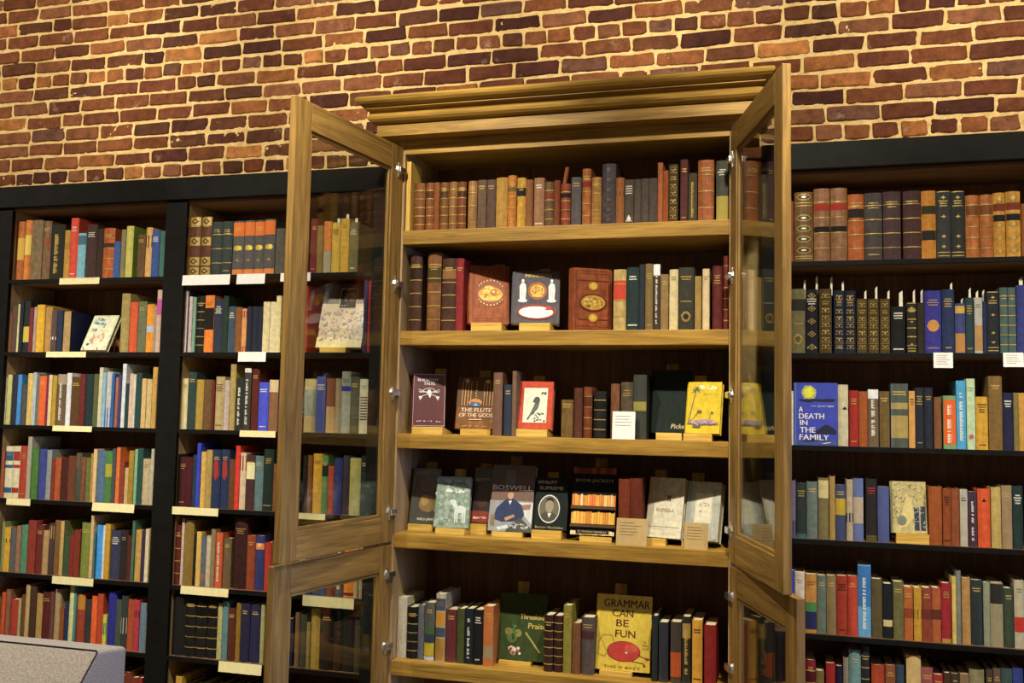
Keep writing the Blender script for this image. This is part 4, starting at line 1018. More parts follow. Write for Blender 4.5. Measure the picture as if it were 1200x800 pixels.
# ================================================================= books shown face out, on stands
def text_mesh(s, serif=False):
    c = bpy.data.curves.new('t', 'FONT'); c.body = s; c.align_x = 'CENTER'; c.align_y = 'CENTER'; c.resolution_u = 2; c.offset = .0
    o = bpy.data.objects.new('t', c); me = bpy.data.meshes.new_from_object(o)
    v = [(p.co.x, p.co.y) for p in me.vertices]; f = [tuple(p.vertices) for p in me.polygons]
    bpy.data.objects.remove(o); bpy.data.curves.remove(c); bpy.data.meshes.remove(me); return v, f
class Art:
    """flat printing on a cover; u,v run 0..1 over the cover, each item lies a hair above the one before"""
    def __init__(s, w, h): s.w, s.h, s.lay, s.m = w, h, 0, {}
    def mb(s, part): s.lay += 1; return s.m.setdefault(part, MB()), -.0003 - s.lay * .00012
    def poly(s, part, pts, hx):
        m, y = s.mb(part); m.quad([(u * s.w, y, v * s.h) for u, v in pts], alb(hx))
    def rect(s, part, u0, v0, u1, v1, hx): s.poly(part, [(u0, v0), (u1, v0), (u1, v1), (u0, v1)], hx)
    def ell(s, part, u, v, ru, rv, hx, n=22, a0=0., a1=6.28318):
        s.poly(part, [(u + ru * math.cos(a0 + (a1 - a0) * i / n), v + rv * math.sin(a0 + (a1 - a0) * i / n)) for i in range(n)], hx)
    def frame(s, part, u0, v0, u1, v1, t, hx):
        k = t * s.w / s.h
        for a in ((u0, v0, u1, v0 + k), (u0, v1 - k, u1, v1), (u0, v0, u0 + t, v1), (u1 - t, v0, u1, v1)): s.rect(part, *a, hx)
    def line(s, part, u0, v0, u1, v1, t, hx):
        dx, dy = (u1 - u0) * s.w, (v1 - v0) * s.h; L = math.hypot(dx, dy) or 1; nx, ny = -dy / L * t / 2, dx / L * t / 2
        m, y = s.mb(part); m.quad([(u0 * s.w - nx, y, v0 * s.h - ny), (u1 * s.w - nx, y, v1 * s.h - ny), (u1 * s.w + nx, y, v1 * s.h + ny), (u0 * s.w + nx, y, v0 * s.h + ny)], alb(hx))
    def text(s, part, t, u, v, uw, vh, hx, slant=0.):
        vs, fs = text_mesh(t)
        xs = [p[0] for p in vs]; ys = [p[1] for p in vs]; mx, my = (min(xs) + max(xs)) / 2, (min(ys) + max(ys)) / 2
        kx, ky = uw * s.w / (max(xs) - min(xs)), vh * s.h / (max(ys) - min(ys)); m, y = s.mb(part)
        bold = .00045 if vh > .05 else .0
        for k, dx in enumerate((-bold, bold) if bold else (0.,)):
            m.faces([(u * s.w + dx + (a - mx) * kx + slant * (b - my) * ky, y - k * 4e-5, v * s.h + (b - my) * ky) for a, b in vs], fs, alb(hx))
    def specks(s, part, u0, v0, u1, v1, n, cols, r0, r1, seed=1, asp=1.):
        rn = random.Random(seed); m, y = s.mb(part)
        for i in range(n):
            u, v, r = rn.uniform(u0, u1), rn.uniform(v0, v1), rn.uniform(r0, r1); a = rn.random() * 6; k = 5
            m.quad([(u * s.w + r * math.cos(a + 6.283 * j / k) * asp, y - i * 2e-7, v * s.h + r * math.sin(a + 6.283 * j / k)) for j in range(k)], alb(rn.choice(cols)))
def art(nm, A):
    T, E, P = 'title_lettering', 'cover_emblem', 'cover_picture'
    if nm == 'brown_emblem':
        A.frame('tooled_border', .10, .04, .97, .96, .012, '6a2e12'); A.frame('tooled_border', .14, .08, .93, .92, .008, '6a2e12')
        A.ell(E, .54, .52, .34, .24, '7a3814'); A.ell(E, .54, .50, .30, .13, 'b47a26'); A.ell(E, .50, .55, .16, .10, 'd0982e'); A.ell(E, .62, .53, .10, .06, '8e5416'); A.ell(E, .44, .47, .07, .04, '9a6018'); A.poly(E, [(.24, .50), (.36, .40), (.74, .41), (.86, .52), (.70, .46), (.40, .45)], 'd8a638'); A.specks(E, .34, .44, .72, .62, 26, ['8e5416', 'e0b44a', 'a86c20'], .002, .005, 3)
        for i in range(9):
            t = 2.6 - i * .26; A.ell(T, .54 + .33 * math.cos(t), .55 + .19 * math.sin(t), .018, .016, 'e0c070', 6); A.ell(T, .54 + .33 * math.cos(-t), .50 + .19 * math.sin(-t), .018, .016, 'e0c070', 6)
    elif nm == 'grey_statues':
        A.rect('joint', .0, 0, .06, 1, '4a4442'); A.text(T, 'MINNESOTA', .55, .915, .56, .065, 'd8b050')
        A.ell(E, .53, .62, .20, .17, 'a85a20'); A.ell(E, .53, .62, .15, .12, 'e0a838'); A.specks(E, .42, .55, .64, .70, 30, ['9a6420', 'b87c28', 'f0cc68'], .002, .0045, 5); A.rect(E, .42, .51, .64, .53, 'e8c060')
        for u in (.22, .83):
            A.poly(P, [(u - .06, .46), (u + .06, .46), (u + .075, .64), (u + .06, .74), (u + .02, .77), (u - .03, .77), (u - .07, .70)], 'f0e8e0'); A.ell(P, u, .81, .03, .035, 'f0e8e0', 12)
            A.ell(P, u, .43, .10, .035, 'e8d8d0', 14); A.line(P, u - .015, .5, u - .02, .66, .0016, 'b0a49a'); A.line(P, u + .03, .47, u + .02, .62, .0016, 'b0a49a')
        A.ell('cover_panel', .52, .22, .42, .15, '8a3420', 26); A.ell('cover_panel', .51, .21, .36, .11, 'f4ece4', 26); A.poly('cover_panel', [(.70, .25), (.82, .25), (.82, .33), (.74, .33)], 'b83434')
    elif nm == 'brown_medallions':
        A.frame('tooled_border', .08, .04, .97, .96, .012, '4e2010'); A.frame('tooled_border', .13, .08, .92, .92, .007, '4e2010'); A.rect('tooled_border', .13, .80, .92, .812, '5a2812'); A.rect('tooled_border', .13, .19, .92, .202, '5a2812')
        for v in (.72, .22): A.ell(E, .52, v, .12, .065, 'd09a28'); A.ell(E, .52, v, .08, .043, 'e8bc48', 16)
        A.ell(E, .52, .46, .36, .14, '6a3010', 26); A.ell(E, .52, .46, .31, .115, 'd09a30', 26); A.specks(E, .30, .39, .74, .53, 34, ['8a5a18', 'a87420', 'f0d070'], .002, .005, 3)
    elif nm == 'maroon_arrows':
        A.frame('tooled_border', .02, .01, .98, .99, .010, 'd8b8a0'); A.text(T, 'BLACKFOOT', .46, .88, .62, .055, 'e0d0c0'); A.text(T, 'TALES', .50, .81, .34, .055, 'e0d0c0')
        for k in (-1, 1):
            A.line(E, .5 - k * .32, .70, .5 + k * .26, .56, .0022, 'e8dccc'); A.line(E, .5 - k * .3, .64, .5 + k * .32, .66, .0018, 'e8dccc')
            A.poly(E, [(.5 + k * .20, .56), (.5 + k * .32, .57), (.5 + k * .27, .49)], 'e8dccc')
        for i in range(13): t = .25 + i * .22; A.ell(E, .5 + .22 * math.cos(t), .62 + .10 * math.sin(t), .017, .010, 'e8dccc', 7)
        A.ell(E, .5, .65, .06, .045, 'e8dccc', 12); A.poly(E, [(.44, .62), (.58, .62), (.53, .53)], 'e8dccc')
        A.specks(T, .14, .085, .86, .10, 26, ['c8a8a0'], .0018, .0024, 5)
    elif nm == 'brown_columns':
        A.rect(P, .0, .42, 1, 1, '5a3c20')
        for i in range(4): A.line(P, .14 + i * .075, .44, .14 + i * .075, .92, .0028, 'd09048'); A.line(P, .72 + i * .075, .44, .72 + i * .075, .92, .0028, 'd09048')
        for i in range(7): A.ell(P, .50 + .015 * (i % 2), .90 - i * .055, .022, .018, 'b8923a', 6)
        A.ell(P, .18, .93, .05, .04, '5a7078', 9); A.ell(P, .25, .92, .05, .045, 'd8b850', 9); A.ell(P, .80, .91, .06, .04, 'd8b850', 9)
        A.ell(P, .50, .50, .18, .075, 'c87838', 14); A.poly(P, [(.33, .42), (.67, .42), (.62, .50), (.40, .51)], '46586a'); A.poly(P, [(.44, .44), (.52, .49), (.58, .44)], '8aa0a8')
        A.text(T, 'THE FLUTE', .54, .355, .80, .075, 'e8c8a0'); A.text(T, 'OF THE GODS', .54, .255, .88, .075, 'e8c8a0'); A.rect(T, .36, .165, .70, .178, 'e8d0b0'); A.specks(T, .2, .035, .85, .05, 24, ['c09060'], .0016, .0022, 5)
    elif nm == 'red_bird':
        A.rect('cover_picture', .19, .13, .85, .86, 'e8d8b0'); A.frame('cover_picture', .19, .13, .85, .86, .008, 'f0e4c4')
        A.poly(P, [(.30, .20), (.38, .30), (.46, .44), (.52, .56), (.60, .62), (.64, .56), (.60, .42), (.50, .34), (.40, .26), (.34, .17)], '5a5e58'); A.ell(P, .56, .60, .09, .075, '4a4e4a', 12); A.poly(P, [(.48, .62), (.44, .55), (.52, .56)], '2e2c28')
        A.specks(P, .42, .16, .80, .34, 30, ['4a4c46', '7a7a6c'], .0018, .004, 8); A.specks(P, .66, .72, .82, .82, 8, ['4a4c46'], .002, .004, 9)
    elif nm == 'dark_green_large':
        A.text(T, 'Pickett', .76, .10, .46, .075, 'c8b478', .25); A.frame('tooled_border', .03, .02, .97, .98, .008, '141c16')
    elif nm == 'yellow_palms':
        A.specks(T, .34, .86, .86, .93, 26, ['f4ecb0', 'e8dc90'], .002, .0045, 9); A.specks(T, .5, .74, .92, .77, 22, ['b08a20'], .0016, .0024, 4)
        for u0, v0, u1, v1, k in ((.08, .16, .27, .84, 1.), (.66, .18, .74, .40, .5)):
            A.line(P, u0, v0, u1, v1, .0024 * k + .0008, '5a5a4a')
            for i in range(8):
                t = -.5 + i * .58; A.poly(P, [(u1, v1), (u1 + .15 * k * math.cos(t), v1 + .11 * k * math.sin(t) - .02), (u1 + .06 * k * math.cos(t + .4), v1 + .05 * k * math.sin(t + .4))], '4e5648')
        A.line(P, .10, .18, .36, .40, .0016, '5a5a4a'); A.ell(P, .40, .42, .07, .03, '5a6048', 8)
        A.ell(P, .52, .20, .44, .035, '9a7a80', 18); A.ell(P, .55, .235, .30, .035, 'b08a90', 16); A.ell(P, .34, .135, .12, .03, '5a6048', 12); A.specks(P, .1, .16, .9, .24, 24, ['7a6a70', 'c8a898', '5a6048'], .002, .004, 6)
    elif nm == 'grey_green_western':
        A.specks(T, .16, .90, .90, .945, 30, ['8a7858'], .0022, .0036, 4); A.rect(P, .24, .18, .96, .84, '4a4030'); A.ell(P, .60, .70, .30, .12, '5e4a2c', 16); A.ell(P, .62, .36, .32, .15, '8a6a38', 18); A.ell(P, .50, .42, .14, .10, 'b08a48', 12); A.text(T, 'WILD JANE', .58, .075, .60, .055, 'e0d4b0')
    elif nm == 'pale_green_horse':
        A.specks(P, .02, .02, .98, .98, 150, ['7a8468', '98a286', '6e7860', 'a4ac90'], .004, .009, 2); A.specks(T, .28, .69, .84, .76, 28, ['d8dcc0'], .002, .0045, 9); A.specks(T, .2, .84, .85, .90, 26, ['6e7660', '5e6652'], .002, .004, 7)
        pale = 'd4d4b8'
        A.ell(P, .74, .36, .17, .075, pale, 16); A.poly(P, [(.56, .38), (.66, .42), (.58, .54), (.50, .56), (.44, .47), (.49, .45)], pale); A.ell(P, .47, .50, .05, .05, pale, 10)
        for u in (.60, .66, .82, .88): A.poly(P, [(u - .018, .10), (u + .018, .10), (u + .026, .34), (u - .026, .34)], pale)
        A.ell(P, .36, .46, .11, .07, 'a8b094', 12); A.poly(P, [(.30, .16), (.40, .16), (.42, .46), (.32, .46)], '9aa488')
    elif nm == 'dark_red_jacket':
        A.text(T, 'THE ART', .46, .88, .70, .05, '6e6a60'); A.specks(T, .14, .76, .86, .81, 26, ['9a8e7e'], .002, .0042, 4); A.ell(P, .5, .48, .34, .20, '46241a', 18); A.rect(P, 0, .02, 1, .22, '8a2c18'); A.specks(T, .16, .085, .80, .115, 22, ['e8d0b0'], .0016, .003, 4)
    elif nm == 'seated_figure':
        A.rect(P, 0, .62, 1, 1, '4a3026'); A.rect(P, .32, .66, .56, .92, '5c5444'); A.rect(P, .62, .62, 1, .82, '5a3424'); A.rect(P, 0, .0, 1, .46, '9c968a'); A.poly(P, [(.62, .44), (1, .44), (1, .12), (.74, .30)], 'd8d0c0'); A.poly(P, [(.70, .40), (.96, .42), (.94, .34), (.72, .32)], 'a07858')
        A.poly(P, [(.10, .18), (.16, .34), (.30, .44), (.42, .50), (.58, .48), (.74, .40), (.82, .26), (.76, .18), (.56, .15), (.30, .14)], '2a3452'); A.ell(P, .47, .545, .075, .065, 'c89468', 16); A.poly(P, [(.39, .56), (.42, .62), (.52, .625), (.55, .57), (.52, .585), (.43, .585)], '5a3a24')
        A.poly(P, [(.43, .46), (.51, .46), (.47, .40)], 'e0dcd4'); A.poly(P, [(.36, .20), (.58, .26), (.60, .22), (.40, .155)], 'c08a60'); A.poly(P, [(.20, .06), (.44, .10), (.48, .05), (.24, .015)], 'd0d4e0'); A.rect(P, .04, .08, .14, .24, '8a7448')
        A.poly(P, [(.42, .02), (.72, .22), (1, .06), (1, 0), (.42, 0)], '4a4a3c'); A.text(T, 'BOSWELL', .50, .655, .92, .075, 'f4ece0'); A.specks(T, .52, .05, .92, .12, 34, ['e0dcd0'], .0016, .0024, 3)
    elif nm == 'oval_portrait':
        A.text(T, 'VITALITY', .36, .91, .60, .06, 'c8b890'); A.text(T, 'SUPREME', .50, .80, .74, .07, 'c8b890'); A.ell(P, .46, .40, .33, .27, 'e8dcb8', 26); A.ell(P, .46, .40, .305, .25, '6a6048', 26)
        A.poly(P, [(.20, .27), (.32, .33), (.60, .33), (.72, .27), (.64, .19), (.46, .155), (.28, .19)], '4e4638'); A.ell(P, .47, .46, .125, .135, '9a8a6a', 16); A.poly(P, [(.35, .52), (.38, .60), (.50, .625), (.58, .59), (.60, .52), (.52, .56), (.42, .56)], '26221c'); A.poly(P, [(.42, .32), (.54, .32), (.47, .22)], 'e0d8c0')
        A.text(T, 'Bernarr Macfadden', .50, .05, .86, .045, 'b0a068')
    elif nm == 'black_shelf_print':
        rn = random.Random(4); A.text(T, 'BOOK-JACKETS', .50, .795, .84, .055, 'a08c70')
        for v0, v1, cs in ((.90, 1.0, ['8a3818', '94401c', '7a3014', 'a04c20']), (.43, .60, ['e08a1c', 'f0a030', 'd87818', 'f0c060', 'e86a20', 'e8c890']), (.17, .35, ['e8981c', 'f0a828', 'd88418', 'e8b440', 'e0781c']), (.01, .08, ['d89030', 'f0d090', 'e0a030'])):
            u = .02
            while u < .97:
                du = min(rn.uniform(.035, .075), .985 - u); A.rect(P, u, v0, u + du * .92, v1 - rn.uniform(0, .02), rn.choice(cs)); u += du
        A.rect(P, .0, .385, 1, .42, '5a3820'); A.rect(P, 0, .125, 1, .16, '5a3820'); A.rect(P, .14, .03, .86, .085, '14100c'); A.text(T, 'G. THOMAS TANSELLE', .5, .057, .62, .026, 'd8b880')
    elif nm == 'cream_panelled':
        A.frame('tooled_border', .10, .06, .93, .94, .006, 'c0ae84'); A.frame('tooled_border', .20, .14, .86, .86, .005, 'c0ae84'); A.text(T, 'ROMOLA', .52, .46, .48, .055, 'a89468')
        for du, dv in ((0, 0), (.03, .03), (-.03, .03), (.03, -.03), (-.03, -.03)): A.ell(E, .60 + du, .66 + dv, .022, .022, '6a1c24', 8)
        A.rect('tooled_border', .10, .18, .93, .188, 'c0ae84')
    elif nm == 'sage_boards':
        A.rect('cover_panel', .26, .30, .76, .80, 'e0d2a8'); A.frame('cover_panel', .29, .33, .73, .77, .006, 'c8b488'); A.specks(T, .36, .58, .66, .64, 14, ['b09a70'], .0018, .003, 3); A.specks(T, .40, .48, .62, .51, 8, ['b09a70'], .0016, .0024, 4); A.rect('spine_cloth', 0, 0, .14, 1, '9c9a84')
    elif nm == 'dark_green_gilt':
        A.text(T, 'Threefold', .70, .655, .50, .08, 'd8b450'); A.text(T, 'Praise', .82, .52, .38, .085, 'd8b450'); A.line(E, .58, .42, .90, .13, .006, 'a89848'); A.ell(P, .30, .36, .12, .11, '5a6a30', 14); A.ell(P, .22, .42, .08, .06, '7a7a38', 10); A.poly(P, [(.30, .30), (.34, .30), (.36, .52), (.33, .52)], '2a3c1c'); A.ell(P, .42, .40, .08, .06, '8a7a38', 10)
        A.specks(P, .26, .10, .50, .19, 16, ['c8bca0', 'a84830', 'd8d0b8'], .004, .008, 3); A.specks(P, .30, .32, .38, .56, 14, ['4a8a30', '3a5a24'], .003, .006, 5)
    elif nm == 'yellow_red_oval':
        K = '5a1c10'
        A.text(T, 'GRAMMAR', .55, .885, .84, .105, K); A.text(T, 'CAN', .48, .755, .38, .095, K); A.text(T, 'BE', .48, .625, .22, .09, K); A.text(T, 'FUN', .54, .485, .36, .095, K)
        A.ell(P, .52, .255, .305, .135, '7a1812', 28); A.ell(P, .52, .255, .295, .128, 'c02c20', 28); A.ell(P, .66, .30, .12, .06, 'd04a30', 16); A.ell(P, .57, .24, .022, .014, 'e8c8b8', 10)
        A.line(P, .78, .22, .94, .18, .0022, '6a2a14'); A.line(P, .66, .14, .90, .115, .0022, '6a6a2a'); A.ell(P, .95, .18, .04, .016, 'a82820', 10); A.ell(P, .90, .09, .025, .018, 'a82820', 10)
        for a, b, c, d in ((.06, .36, .14, .46), (.14, .46, .30, .46), (.30, .46, .34, .36), (.34, .36, .18, .18), (.18, .18, .06, .20), (.06, .20, .06, .36), (.12, .40, .20, .26)): A.line(P, a, b, c, d, .0014, '8a6a20')
        A.text(T, "THIS IS AIN'T", .50, .05, .66, .034, K); A.text(T, 'By', .90, .40, .05, .022, K); A.text(T, 'Munro', .92, .36, .12, .022, K); A.text(T, 'Leaf', .92, .315, .10, .022, K)
    elif nm == 'cream_floral':
        A.specks(P, .15, .55, .60, .90, 26, ['8a9a90', '6a7a78', 'a8b0a0'], .004, .009, 3); A.specks(P, .30, .20, .72, .48, 24, ['d8a080', 'c88860', 'e0c0a0', '9a8a60'], .005, .011, 4); A.ell(P, .22, .16, .06, .04, '4a5058', 10); A.frame('tooled_border', .03, .02, .97, .98, .01, 'c8bc90')
    elif nm == 'battle_scene':
        A.rect(P, 0, .68, 1, 1, '6a5434'); A.rect(P, .0, .30, 1, .68, 'c8a878'); A.rect(P, .0, 0, 1, .16, 'd8bc70'); A.specks(P, .02, .10, .98, .52, 150, ['8a6a68', 'a88078', '7a6a70', 'c89c70', '9a5c48', '6e6260', 'c8b490'], .003, .008, 6); A.specks(P, .05, .50, .95, .58, 30, ['a86a58', '8a7070'], .003, .008, 7)
        A.rect('title_panel', .37, .60, .76, .92, 'c8b088'); A.rect('title_panel', .39, .615, .74, .905, '302e2a'); A.specks(T, .44, .72, .70, .84, 18, ['7a7468'], .003, .005, 3); A.specks(T, .42, .64, .72, .66, 14, ['a8a090'], .0018, .0026, 4)
    elif nm == 'blue_sun':
        A.rect(P, 0, 0, .045, 1, '4a6a90'); A.rect(P, .045, 0, .98, .10, '3a4c88'); A.ell(P, .34, .845, .17, .108, 'b0a860', 26); A.specks(P, .19, .75, .50, .95, 40, ['d8d070', 'c0b868'], .002, .0035, 3); A.ell(P, .34, .845, .12, .08, 'e8e020', 24)
        A.poly(P, [(.10, .735), (.95, .745), (.93, .70), (.70, .695), (.50, .705), (.36, .685), (.14, .705)], '16142a'); A.poly(P, [(.42, .19), (.56, .26), (.72, .335), (.80, .325), (.97, .24), (.97, .18), (.70, .185)], '1c2036'); A.poly(P, [(.12, .055), (.40, .10), (.70, .125), (.62, .09), (.40, .06)], '1c2240')
        A.text(T, 'A', .155, .575, .09, .085, 'f4e4d8'); A.text(T, 'DEATH', .40, .465, .58, .085, 'f4e4d8'); A.text(T, 'IN', .22, .36, .17, .08, 'f4e4d8'); A.text(T, 'THE', .31, .245, .36, .085, 'f4e4d8'); A.text(T, 'FAMILY', .46, .13, .68, .085, 'f4e4d8'); A.text(T, 'James Agee', .73, .625, .36, .04, 'e8e0f0', .25); A.line(T, .38, .625, .52, .63, .0012, 'e8e0f0'); A.poly(P, [(.62, .03), (.80, .055), (.86, .05), (.70, .028)], 'e8e8f4')
    elif nm == 'beige_pattern':
        A.specks(P, .04, .20, .96, .96, 120, ['8a7a48', '6a6a4a', 'd0bc80'], .0018, .004, 3); A.poly(P, [(.20, .10), (.40, .12), (.62, .30), (.58, .66), (.44, .72), (.34, .50), (.24, .30)], 'd0b468'); A.ell(P, .28, .24, .14, .10, '6e7458', 12); A.rect(P, .64, .06, .78, .50, '2a3244'); A.rect(P, .82, .06, .96, .52, '2a3244'); A.specks(P, .65, .08, .95, .5, 24, ['c8c8b8'], .0014, .0022, 5)
FACES = [
 ('brown_emblem', 'C', 2, -0.2682, -0.242, 1.7545, 0.1504, 0.2268, 0.03, 14, 20, '9a4a1c', (-0.2527, -0.1372), -0.242, 0.0335),
 ('grey_statues', 'C', 2, -0.1039, -0.242, 1.7523, 0.172, 0.2026, 0.03, 14, 13, '5c5452', (-0.0709, 0.0414), -0.242, 0.0313),
 ('brown_medallions', 'C', 2, 0.1248, -0.262, 1.721, 0.145, 0.2253, 0.06, 0, 30, '8a4018', None, -0.262, 0.0),
 ('maroon_arrows', 'C', 3, -0.4733, -0.25, 1.3757, 0.1215, 0.1993, 0.03, 12, 20, '5a1c20', (-0.4672, -0.349), -0.25, 0.0267),
 ('brown_columns', 'C', 3, -0.3242, -0.202, 1.3715, 0.1434, 0.1946, 0.03, 13, 3, '84501f', (-0.2975, -0.1837), -0.202, 0.0225),
 ('red_bird', 'C', 3, -0.0819, -0.242, 1.3761, 0.1301, 0.174, 0.035, 13, 3, 'c04428', (-0.0764, 0.0376), -0.242, 0.0271),
 ('dark_green_large', 'C', 3, 0.3947, -0.207, 1.374, 0.1337, 0.2224, 0.028, 13, 0, '1c261e', (0.4149, 0.5027), -0.207, 0.025),
 ('yellow_palms', 'C', 3, 0.5135, -0.2373, 1.3741, 0.1194, 0.1795, 0.03, 13, -9, 'dcb420', (0.5139, 0.6079), -0.256, 0.0251),
 ('grey_green_western', 'C', 4, -0.4941, -0.202, 1.0195, 0.1077, 0.2045, 0.028, 13, 6, '46463a', (-0.4925, -0.3953), -0.202, 0.0255),
 ('pale_green_horse', 'C', 4, -0.3783, -0.249, 1.0155, 0.1269, 0.1841, 0.026, 13, 6, '8a9478', (-0.3667, -0.2565), -0.249, 0.0215),
 ('dark_red_jacket', 'C', 4, -0.2605, -0.192, 1.03, 0.0756, 0.2043, 0.028, 13, 0, '2a1c18', (-0.2624, -0.1925), -0.192, 0.036),
 ('seated_figure', 'C', 4, -0.1796, -0.2314, 1.012, 0.1609, 0.2368, 0.03, 13, -2, '7a5a48', (-0.1594, -0.0472), -0.237, 0.018),
 ('oval_portrait', 'C', 4, -0.0129, -0.234, 1.0246, 0.1178, 0.1838, 0.026, 13, 0, '16221e', (-0.0145, 0.0927), -0.234, 0.0306),
 ('black_shelf_print', 'C', 4, 0.121, -0.237, 1.0121, 0.1597, 0.2389, 0.03, 11, 0, '14100c', (0.1585, 0.2701), -0.237, 0.0181),
 ('cream_panelled', 'C', 4, 0.3755, -0.2123, 1.0183, 0.1312, 0.2063, 0.026, 15, -14, 'd8c8a0', (0.3899, 0.4557), -0.244, 0.0243),
 ('sage_boards', 'C', 4, 0.5116, -0.2256, 1.0161, 0.1175, 0.2, 0.042, 15, -14, 'b4ae92', (0.5101, 0.5919), -0.254, 0.0221),
 ('dark_green_gilt', 'C', 5, -0.144, -0.207, 0.562, 0.1724, 0.2295, 0.028, 12, 2, '3a4620', (-0.132, -0.0154), -0.207, 0.014),
 ('yellow_red_oval', 'C', 5, 0.2129, -0.232, 0.565, 0.1896, 0.25, 0.022, 11, 0, 'e2ba34', (0.2334, 0.3439), -0.232, 0.017),
 ('cream_floral', 'A', 2, -2.1767, 0.038, 1.675, 0.1356, 0.1816, 0.022, 27, 0, 'd8cfa0', None, 0.038, 0.012),
 ('battle_scene', 'B', 2, -1.0219, 0.038, 1.6857, 0.2004, 0.2871, 0.028, 17, 2, 'b49866', (-0.9961, -0.8804), 0.038, 0.0227),
 ('blue_sun', 'D', 3, 0.8731, 0.018, 1.338, 0.1461, 0.2208, 0.03, 1, 0, '2e3ea0', None, 0.018, 0.0),
 ('beige_pattern', 'D', 4, 1.1969, 0.028, 1.0467, 0.1125, 0.1769, 0.03, 9, 3, 'b8a264', (1.2079, 1.3122), 0.028, 0.0337),
]
FACE_LABEL = {
 'brown_emblem': 'chestnut book with golden arched emblem, face out on wooden block, cabinet second shelf',
 'grey_statues': 'grey book with two white statues and white oval on its cover',
 'brown_medallions': 'thick brown leather book with gilt medallions on cover, standing half turned',
 'maroon_arrows': 'maroon book with crossed white arrows on its cover, cabinet third shelf',
 'brown_columns': 'brown pictorial book with tall orange columns, partly behind jacketed spines',
 'red_bird': 'red book with cream panel showing a grey bird',
 'dark_green_large': 'large dark green book standing behind the yellow palm book',
 'yellow_palms': 'yellow book with palm trees on its cover, cabinet third shelf',
 'grey_green_western': 'grey-green jacketed book at cabinet fourth shelf end, partly behind horse book',
 'pale_green_horse': 'pale green book with a white horse on its cover',
 'dark_red_jacket': 'dark jacketed book with red lower band, behind the horse book',
 'seated_figure': 'jacketed book picturing a seated person in blue coat writing',
 'oval_portrait': 'black-green book with oval portrait of a person in suit',
 'black_shelf_print': 'black book with cover printed with rows of orange spines',
 'cream_panelled': 'cream panelled book with small dark red ornament, leaning on block',
 'sage_boards': 'thick sage-grey book with cream centre panel, last face-out in cabinet',
 'dark_green_gilt': 'olive green book with gold title, face out on cabinet bottom shelf',
 'yellow_red_oval': 'yellow book with large red oval and dark red title',
 'cream_floral': 'cream floral book leaning on wire stand in far left bay',
 'battle_scene': 'large pictorial book with crowded battle scene seen through left glass door',
 'blue_sun': 'bright blue book with yellow sun, face out in right bookcase',
 'beige_pattern': 'beige patterned book with two dark blue strips, face out on block'}
GLOSSY = {'seated_figure', 'yellow_red_oval', 'blue_sun', 'grey_green_western', 'dark_red_jacket', 'battle_scene', 'maroon_arrows'}
STAND_N = 0
STAND_WHICH = {'A': 'far left bay', 'B': 'bay behind left door', 'C': 'oak cabinet', 'D': 'right bookcase'}
